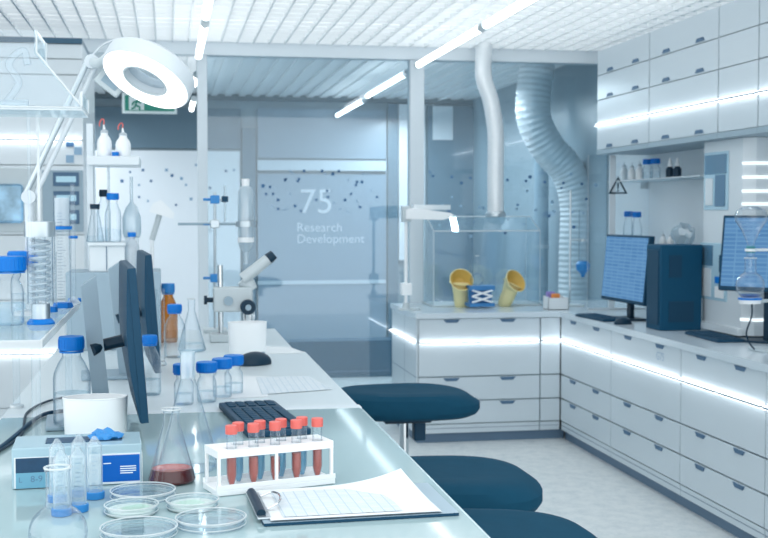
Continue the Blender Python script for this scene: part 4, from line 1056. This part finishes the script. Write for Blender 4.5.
# burette on thin rod behind
p = onS(80, 303)
t = thing('burette', 'thin clear burette tube standing at the shelf far corner', 'burette', (p.x-.012, 3.34, ZSH)); k = mpp(p)
obj('glass_body', MB().lathe([(.003, .02), (.006, .04), (.006, 118*k)], 'glass', 14), t); obj('foot', MB().lathe([(0, 0), (.02, 0), (.018, .006), (.004, .022), (0, .022)], 'frost', 18), t)
obj('tap', MB().cyl((-.012, -.001, 66*k), (.012, -.001, 66*k), .004, 'blue', 10), t)

# acrylic hood at top left, standing on the glass shelf
Yq = 2.82
def Q(x, y, Y=Yq): return atY(x, y, Y)
zb_ = Q(0, 114).z
t = thing('acrylic_hood', 'clear acrylic hood with sloping face at the top left', 'hood', (Q(38, 114).x, Yq, ZSH))
o3 = Vector((Q(38, 114).x, 0, ZSH)); dz = zb_-ZSH
def q2(x, y): v = Q(x, y); return (v.x-o3.x, v.z-o3.z)
A_, B_, C_, D2_ = q2(46, 43), q2(46, 64), q2(88, 114), q2(-40, 114)
E_ = q2(-40, 43); dep = .2; fdy = -.2
def wall(a, b, y0, y1, m='acrylic', th=.005):
    d = Vector((b[0]-a[0], b[1]-a[1])); n = Vector((-d.y, d.x)).normalized()*th
    return MB().prism([a, b, (b[0]+n.x, b[1]+n.y), (a[0]+n.x, a[1]+n.y)], y0, y1, m, 'xz', None, m)
t.location.y = Yq-dep
obj('bottom_plate', MB().pane((D2_[0], 0, dz-.006), (C_[0], dep, dz)), t)
obj('sloped_face', wall(C_, B_, 0, dep), t)
obj('upper_face', wall(B_, A_, 0, dep), t)
for y in (0, dep-.005):
    s_ = MB().prism([D2_, C_, B_, A_, E_], y, y+.004, 'acrylic', 'xz', None, 'edge'); obj('end_panel', s_, t)
lp = q2(88, 100); obj('front_lip', MB().pane((C_[0]-.004, 0, dz), (C_[0], dep, lp[1])), t)
ed = MB()
for a, b in ((A_, B_), (B_, C_), (C_, lp)):
    ed.cyl((a[0], 0, a[1]), (b[0], 0, b[1]), .0022, 'edge', 8); ed.cyl((a[0], dep, a[1]), (b[0], dep, b[1]), .0025, 'edge', 8)
ed.cyl((D2_[0], 0, dz), (C_[0], 0, dz), .0025, 'edge', 8).cyl((B_[0], 0, B_[1]), (B_[0], dep, B_[1]), .002, 'edge', 8).cyl((C_[0], 0, C_[1]), (C_[0], dep, C_[1]), .0022, 'edge', 8)
obj('polished_edges', ed, t)
for y in (.006, dep-.006):
    obj('leg', MB().box((-.003, y-.003, 0), (.003, y+.003, dz-.006), 'acrylic' if y < .1 else 'edge'), t)
    obj('leg', MB().box((-.162, y-.003, 0), (-.156, y+.003, dz-.006), 'acrylic'), t)
# glassware stored on the hood plate
p = Q(33, 112); 
t = thing('glass_adapter', 'bent glass adapter tubing lying inside the acrylic hood', 'glassware', (p.x-.02, Yq-.09, zb_+.001))
obj('tubing', MB().tube(spline([(-.03, 0, .012), (.0, 0, .06), (-.02, 0, .1), (.01, 0, .13), (.02, 0, .1)], 8), .008, 'glass', 14), t)
obj('ground_joint', MB().cyl((-.04, 0, .012), (.02, 0, .012), .011, 'frost', 16), t)

# ------------------------------------------------------------------ ring magnifier lamp
YM = 2.85
hc = atY(145.5, 80, YM); k = mpp(hc)
foot = on(34, 300, zsh); 
jb = atY(29, 197, 3.02); jt = atY(92, 62, 2.98)
base = Vector((jb.x-.0, 3.02, ZSH))
t = thing('magnifier_lamp', 'white ring magnifier lamp on a long jointed arm, top left', 'lamp', base)
def R_(v): return Vector(v)-base
vd = (hc-EYE).normalized(); ur = RT-vd*RT.dot(vd); uu = UP-vd*UP.dot(vd)
nrm = (-vd*.46 + .89*(ur*(-.46)+uu*(-.89))).normalized()
# local head frame: z along normal (facing the work), x along major axis
zx = nrm; xx = (RT*.89-UP*.45); xx = (xx-zx*xx.dot(zx)).normalized(); yx = zx.cross(xx)
X = Matrix((xx, yx, zx)).transposed().to_4x4(); X.translation = R_(hc)
Ro = 47*k; Ri = 22.5*k
obj('head_housing', MB().lathe([(Ri*.98, .0), (Ro*.985, 0.0), (Ro, -.006), (Ro*.99, -.036), (Ro*.9, -.045), (Ri*1.15, -.045), (Ri*.98, -.036), (Ri*.98, 0)], 'alu', 56, X), t)
obj('light_ring', MB().lathe([(Ri*1.06, .0005), (Ri*1.06, .004), (Ro*.95, .004), (Ro*.96, .0005)], 'ring', 56, X), t)
obj('lens', MB().lathe([(0, -.012), (Ri*.5, -.0125), (Ri*.97, -.016), (Ri*.97, -.02), (Ri*.5, -.0235), (0, -.024)], 'glass', 40, X), t)
obj('lens_rim', MB().tube([X @ Vector((Ri*1.0*math.cos(a*PI/20), Ri*1.0*math.sin(a*PI/20), .002)) for a in range(40)], .003, 'lgrey', 8, True), t)
jtL = R_(jt); jbL = R_(jb)
dv = (jbL-jtL).normalized(); sd = Vector((dv.z, 0, -dv.x))*.010
obj('arm', MB().tube([jtL+sd, jbL+sd], .0075, 'steel', 12).tube([jtL-sd*1.2, jbL-sd*1.2], .0065, 'alu', 12), t)
pad = X @ Vector((-Ro*.92, 0, -.02))
obj('head_bracket', MB().tube([jtL, (jtL+pad)/2+Vector((0, 0, -.01)), pad], .012, 'lgrey', 12), t)
obj('knuckle', MB().cyl(jtL+Vector((0, -.016, 0)), jtL+Vector((0, .016, 0)), .017, 'alu', 18).cyl(jbL+Vector((0, -.016, 0)), jbL+Vector((0, .016, 0)), .017, 'alu', 18), t)
bx = R_(atY(110, 83, 2.97)); Xb = Matrix.Translation(bx) @ Matrix.Rotation(math.radians(38), 4, 'Y')
obj('switch_box', MB().box((-.034, -.012, -.02), (.034, .012, .02), 'lgrey', .006, Xb).box((-.02, -.0135, -.009), (.022, -.012, .009), 'grey', .001, Xb), t)
ca = R_(atY(92, 56, 2.98)); cb_ = R_(atY(118, 39, 2.9))
obj('cable', MB().tube(spline([ca, R_(atY(103, 45, 2.95)), cb_, R_(atY(130, 40, 2.88))], 8), .0025, 'alu', 8), t)
obj('stem', MB().cyl((0, 0, .012), (0, 0, jbL.z), .011, 'alu', 16), t)
obj('base', MB().lathe([(0, 0), (.04, 0), (.04, .008), (.015, .014), (0, .014)], 'alu', 28), t)
# ------------------------------------------------------------------ reagent rack with two boards, behind
YR = 4.62
def RR(x, y): return atY(x, y, YR)
x0 = RR(62, 0).x; x1 = RR(158, 0).x; za = RR(0, 273).z
t = thing('reagent_rack', 'two-tier white reagent rack on grey back panel behind the monitors', 'shelf', (0, YR, Z))
obj('back_panel', MB().box((max(x0, bx0+.01), 0, 0), (x1, .28, za-Z), 'grey', .004), t)
xa, xb = RR(86, 0).x, RR(122, 0).x; zl = RR(0, 243).z-Z
obj('drawer_box', MB().box((xa, .02, za-Z), (xb, .26, zl-.012), 'white', .004).box((RR(103, 0).x, .018, za-Z+.005), (RR(104, 0).x, .02, zl-.015), 'seam'), t)
obj('shelf_board', MB().box((xa-.005, .0, zl-.012), (xb+.005, .27, zl), 'white', .002), t)
zt3 = RR(0, 155).z-Z; xc = RR(138, 0).x
obj('shelf_board', MB().box((xa-.005, 0, zt3-.034), (xc, .27, zt3), 'white', .004), t)
obj('upright', MB().box((xa-.012, .12, 0), (xa+.012, .15, RR(0, 120).z-Z), 'beam', .002), t)
obj('upright', MB().pane((RR(104.5, 0).x-.003, .1, zl), (RR(104.5, 0).x+.003, .2, zt3-.034)), t)
zT = Z+zt3+.0006; zL = Z+zl+.0006
k = mpp((0, YR, 1.4))
def onR(x): return RR(x, 200).x
wash_bottle('white wash bottle with red tip, left one on the top rack board', (onR(104), YR+.07, zT), 7.2*k, 30*k, group='wash bottles on the rack')
wash_bottle('white wash bottle with red tip, right one on the top rack board', (onR(123), YR+.07, zT), 7.5*k, 27*k, group='wash bottles on the rack')
tag(obj('screw_cap', MB().lathe([(0, 0), (3.6*k, 0), (3.6*k, 4.2*k), (0, 4.2*k)], 'blue', 20), None, (onR(115.5), YR+.035, zT)), 'loose blue screw cap between the two wash bottles', 'cap')
# lower board
t = erlenmeyer('conical_flask', 'conical flask with black stopper on the lower rack board', (onR(93.5), YR+.08, zL), 9*k, 4*k, 34*k, ('paleliq', 'paleliq', 6*k), 'conical flasks', False, False)
obj('stopper', MB().lathe([(0, 33*k), (4.6*k, 33*k), (5*k, 38*k), (0, 38*k)], 'black', 18), t)
bottle('media_bottle', 'blue-capped bottle at the front of the lower rack board', (onR(112), YR+.07, zL), 8*k, 49*k, 'blue', 'glass', ('paleliq', .3), 'bottles on the lower rack board', .55, .12)
bottle('media_bottle', 'black-capped bottle behind the blue-capped one on the rack', (onR(101), YR+.18, zL), 7*k, 53*k, 'black', 'glass', ('paleliq', .3), 'bottles on the lower rack board', .45, .12)
# carboy with blue cap and pale volumetric flask right of the drawer box
bottle('plastic_jar', 'white plastic jar with small blue cap right of the drawer box', (onR(131), YR+.06, za+.0006), 7.5*k, (273-234)*k, 'blue', 'milky', None, None, .4, .1)
t = thing('volumetric_flask', 'pale milky long-necked flask behind the white plastic jar', 'flask', (onR(130), YR+.19, za+.0006))
obj('plinth_block', MB().box((-7*k, -.06, 0), (7*k, .06, 33*k), 'white', .003), t)
obj('glass_body', MB().lathe([(0, 33.1*k), (8*k, 33.1*k), (9.5*k, 38*k), (9.5*k, 54*k), (6*k, 64*k), (1.6*k, 70*k), (1.6*k, 96*k)], 'frost', 26), t)
# small white desk lamp behind
YD = 5.15; lb = on(152, 338, ZB); 
t = thing('desk_lamp', 'small white desk lamp with angled head behind the amber bottle', 'lamp', (atY(152, 300, YD).x, YD, Z)); o3 = Vector((atY(152, 300, YD).x, YD, Z))
obj('base', MB().lathe([(0, 0), (.05, 0), (.05, .012), (.012, .02), (0, .02)], 'plastic', 24), t)
e1 = atY(152, 240, YD)-o3; e2 = atY(160, 213, YD)-o3
obj('stem', MB().cyl((0, 0, .02), e1, .008, 'plastic', 12), t); obj('arm', MB().cyl(e1, e2, .012, 'lgrey', 12), t)
obj('head', MB().prism([(-.045, -.015), (.055, -.045), (.06, -.02), (.005, .035), (-.03, .02)], -.04, .04, 'plastic', 'xz', Matrix.Translation(e2+Vector((.0, 0, .02)))), t)

# ------------------------------------------------------------------ microscope, clamp stand and condenser
p = on(221, 341, ZB); Yc = p.y; k = mpp(p); o3 = Vector((p.x, Yc, Z))
def MP(x, y, dy=0): v = atY(x, y, Yc+dy)-o3; return v
t = thing('boom_microscope', 'pale grey boom microscope with angled eyepieces at the bench end', 'microscope', o3)
obj('base', MB().box((-.045, -.06, 0), (.045, .06, .03), 'lgrey', .004), t)
obj('column', MB().cyl((0, 0, .03), MP(220, 265), .011, 'chrome', 16), t)
a = MP(213, 287); b_ = MP(252, 311)
bd = obj('body', MB().box((a.x, -.04, b_.z), (b_.x, .04, a.z), 'lgrey', .008), t)
obj('small_knob', MB().cyl(MP(228, 300)+Vector((0, -.055, 0)), MP(228, 300)+Vector((0, -.04, 0)), .018, 'grey', 20), t)
obj('focus_knob', MB().cyl(MP(247, 306)+Vector((0, -.075, 0)), MP(247, 306)+Vector((0, -.04, 0)), .03, 'black', 24).cyl(MP(247, 306)+Vector((0, -.085, 0)), MP(247, 306)+Vector((0, -.075, 0)), .012, 'grey', 16), t)
obj('clamp_knob', MB().cyl(MP(213, 300), MP(207, 300), .01, 'black', 12).cyl(MP(207, 300), MP(204, 300), .018, 'black', 16), t)
e0, e1 = MP(243, 279), MP(268, 259); dv = (e1-e0).normalized()
obj('head', MB().tube([MP(251, 290), MP(248, 284), e0], [.028, .03, .03], 'lgrey', 16), t)
for dy in (-.026, .026):
    ey = obj('eyepiece', MB().tube([e0+Vector((0, dy*.7, 0)), e1+Vector((0, dy, 0))], [.024, .02], 'lgrey', 16), t)
    obj('eyecup', MB().tube([e1+Vector((0, dy, 0)), e1+Vector((0, dy, 0))+dv*.03], [.021, .018], 'black', 16), ey)
obj('objective', MB().lathe([(0, 0), (.018, .0), (.024, .035), (.024, .06), (0, .06)], 'chrome', 20, Matrix.Translation(MP(249, 325))), t)
# clamp stand
Yk = 5.26; q = atY(215, 300, Yk); o3 = Vector((atY(214.8, 300, Yk).x, Yk, Z))
def KP(x, y): return atY(x, y, Yk)-o3
t = thing('clamp_stand', 'tall rod stand with blue clamps behind the boom microscope', 'stand', o3)
obj('base', MB().box((-.05, -.06, 0), (.05, .05, .015), 'lgrey', .003), t)
obj('rod', MB().cyl((0, 0, .015), KP(214.8, 192), .006, 'steel', 10), t)
for y, m in ((199.5, 'blue2'), (224, 'steel'), (278, 'blue2')):
    c_ = KP(214.8, y); obj('clamp', MB().box((c_.x-.02, -.02, c_.z-.018), (c_.x+.02, .018, c_.z+.018), m, .004).cyl(c_+Vector((-.05, 0, 0)), c_+Vector((-.02, 0, 0)), .006, 'blue2', 10), t)
obj('cross_bar', MB().cyl(KP(178, 224), KP(241, 224), .006, 'grey', 10), t)
obj('cross_bar', MB().cyl(KP(214.8, 199.5), KP(223, 199.5), .006, 'steel', 10), t)
c_ = KP(246, 224); obj('ring_clamp', MB().lathe([(.0385, c_.z-.012), (.044, c_.z-.012), (.044, c_.z+.012), (.0385, c_.z+.012), (.0385, c_.z-.012)], 'steel', 24, Matrix.Translation((c_.x, 0, 0))), t)
gz = KP(225, 222)
t2 = thing('thermometer', 'thin glass rod held by the upper clamp of tall stand', 'thermometer', (o3.x+gz.x, Yk-.0, o3.z+gz.z))
kk = mpp((0, Yk, 1.4)); obj('glass_rod', MB().cyl((0, 0, 0), (0, 0, 37*kk), .005, 'frost', 10), t2); obj('holder', MB().box((-.014, -.012, 20*kk), (.014, .012, 26*kk), 'dark', .003), t2)
gz = KP(246, 264)
t2 = thing('condenser', 'upright glass condenser with white stopper above the microscope', 'condenser', (o3.x+gz.x, Yk, o3.z+gz.z))
obj('jacket', MB().lathe([(.012, 0), (.012, 12*kk), (6.5*kk, 17*kk), (8*kk, 24*kk), (7.8*kk, 27*kk), (8*kk, 30*kk), (8*kk, 72*kk), (6*kk, 77*kk), (3.5*kk, 79*kk)], 'frost', 26), t2)
obj('inner_tube', MB().lathe([(.006, 10*kk), (.006, 78*kk)], 'frost', 12), t2)
obj('white_collar', MB().lathe([(0, 22*kk), (8.2*kk, 22*kk), (8.2*kk, 27*kk), (0, 27*kk)], 'plastic', 26), t2)
obj('stopper', MB().lathe([(0, 78*kk), (3.6*kk, 78*kk), (4.2*kk, 86*kk), (0, 86*kk)], 'plastic', 18), t2)

# cables on the bench
p1, p2, p3, p4 = on(-4, 455, ZB), on(40, 408, ZB), on(90, 405, ZB), on(130, 398, ZB)
tag(obj('cable', MB().tube(spline([Vector((bx0+.02, 2.45, Z+.006)), Vector((-.36, 2.75, Z+.006)), Vector((-.32, 3.12, Z+.006)), Vector((-.26, 3.2, Z+.006)), Vector((-.22, 3.34, Z+.006))], 10), .005, 'dark', 8)), 'thick dark cable running over the bench left of the monitors', 'cable', 'cables on the bench')
tag(obj('cable', MB().tube(spline([Vector((bx0+.03, 2.56, Z+.004)), Vector((-.34, 2.85, Z+.004)), Vector((-.36, 3.2, Z+.004)), Vector((-.3, 3.42, Z+.004)), Vector((-.16, 3.44, Z+.004))], 10), .0032, 'black', 8)), 'thin dark cable curling behind the nearer monitor stand', 'cable', 'cables on the bench')

# ------------------------------------------------------------------ light
W = bpy.data.worlds.new('room_fill'); bpy.context.scene.world = W; W.use_nodes = True  # even fill light added through the open sides, in place of windows
bg = W.node_tree.nodes['Background']; bg.inputs[0].default_value = (*lin((238, 244, 247)), 1); bg.inputs[1].default_value = 1.65
def area(name, loc, size, sy, power, rot=(0, 0, 0), col=(242, 249, 253)):
    l = bpy.data.lights.new(name, 'AREA'); l.shape = 'RECTANGLE'; l.size = size; l.size_y = sy; l.energy = power; l.color = lin(col)
    o = bpy.data.objects.new(name, l); C.objects.link(o); o.location = loc; o.rotation_euler = rot; return o
area('added_corridor_fill', (2.3, 10.5, 2.46), .05, 3.4, 44)  # added fill for the corridor, no fitting hangs here
area('added_corridor_fill', (-.95, 10.4, 2.46), .05, 3.4, 40)  # second added fill, brightens the white panels at the left
# ------------------------------------------------------------------ camera
cam = bpy.data.cameras.new('camera'); co = bpy.data.objects.new('camera', cam); C.objects.link(co)
cam.sensor_width = 36; cam.sensor_fit = 'HORIZONTAL'; cam.lens = F*36/768; cam.clip_start = .05
co.location = EYE; co.rotation_euler = (PI/2-TH, 0, -PSI)
cam.dof.use_dof = True; cam.dof.focus_distance = 2.35; cam.dof.aperture_fstop = 11.0
sc = bpy.context.scene; sc.camera = co
sc.view_settings.view_transform = 'Standard'; sc.view_settings.look = 'None'; sc.view_settings.gamma = 1; sc.view_settings.exposure = 0.33
sc.view_settings.use_curve_mapping = False
try:
    sc.cycles.transparent_max_bounces = 40; sc.cycles.max_bounces = 10; sc.cycles.caustics_reflective = False; sc.cycles.caustics_refractive = False
except Exception: pass
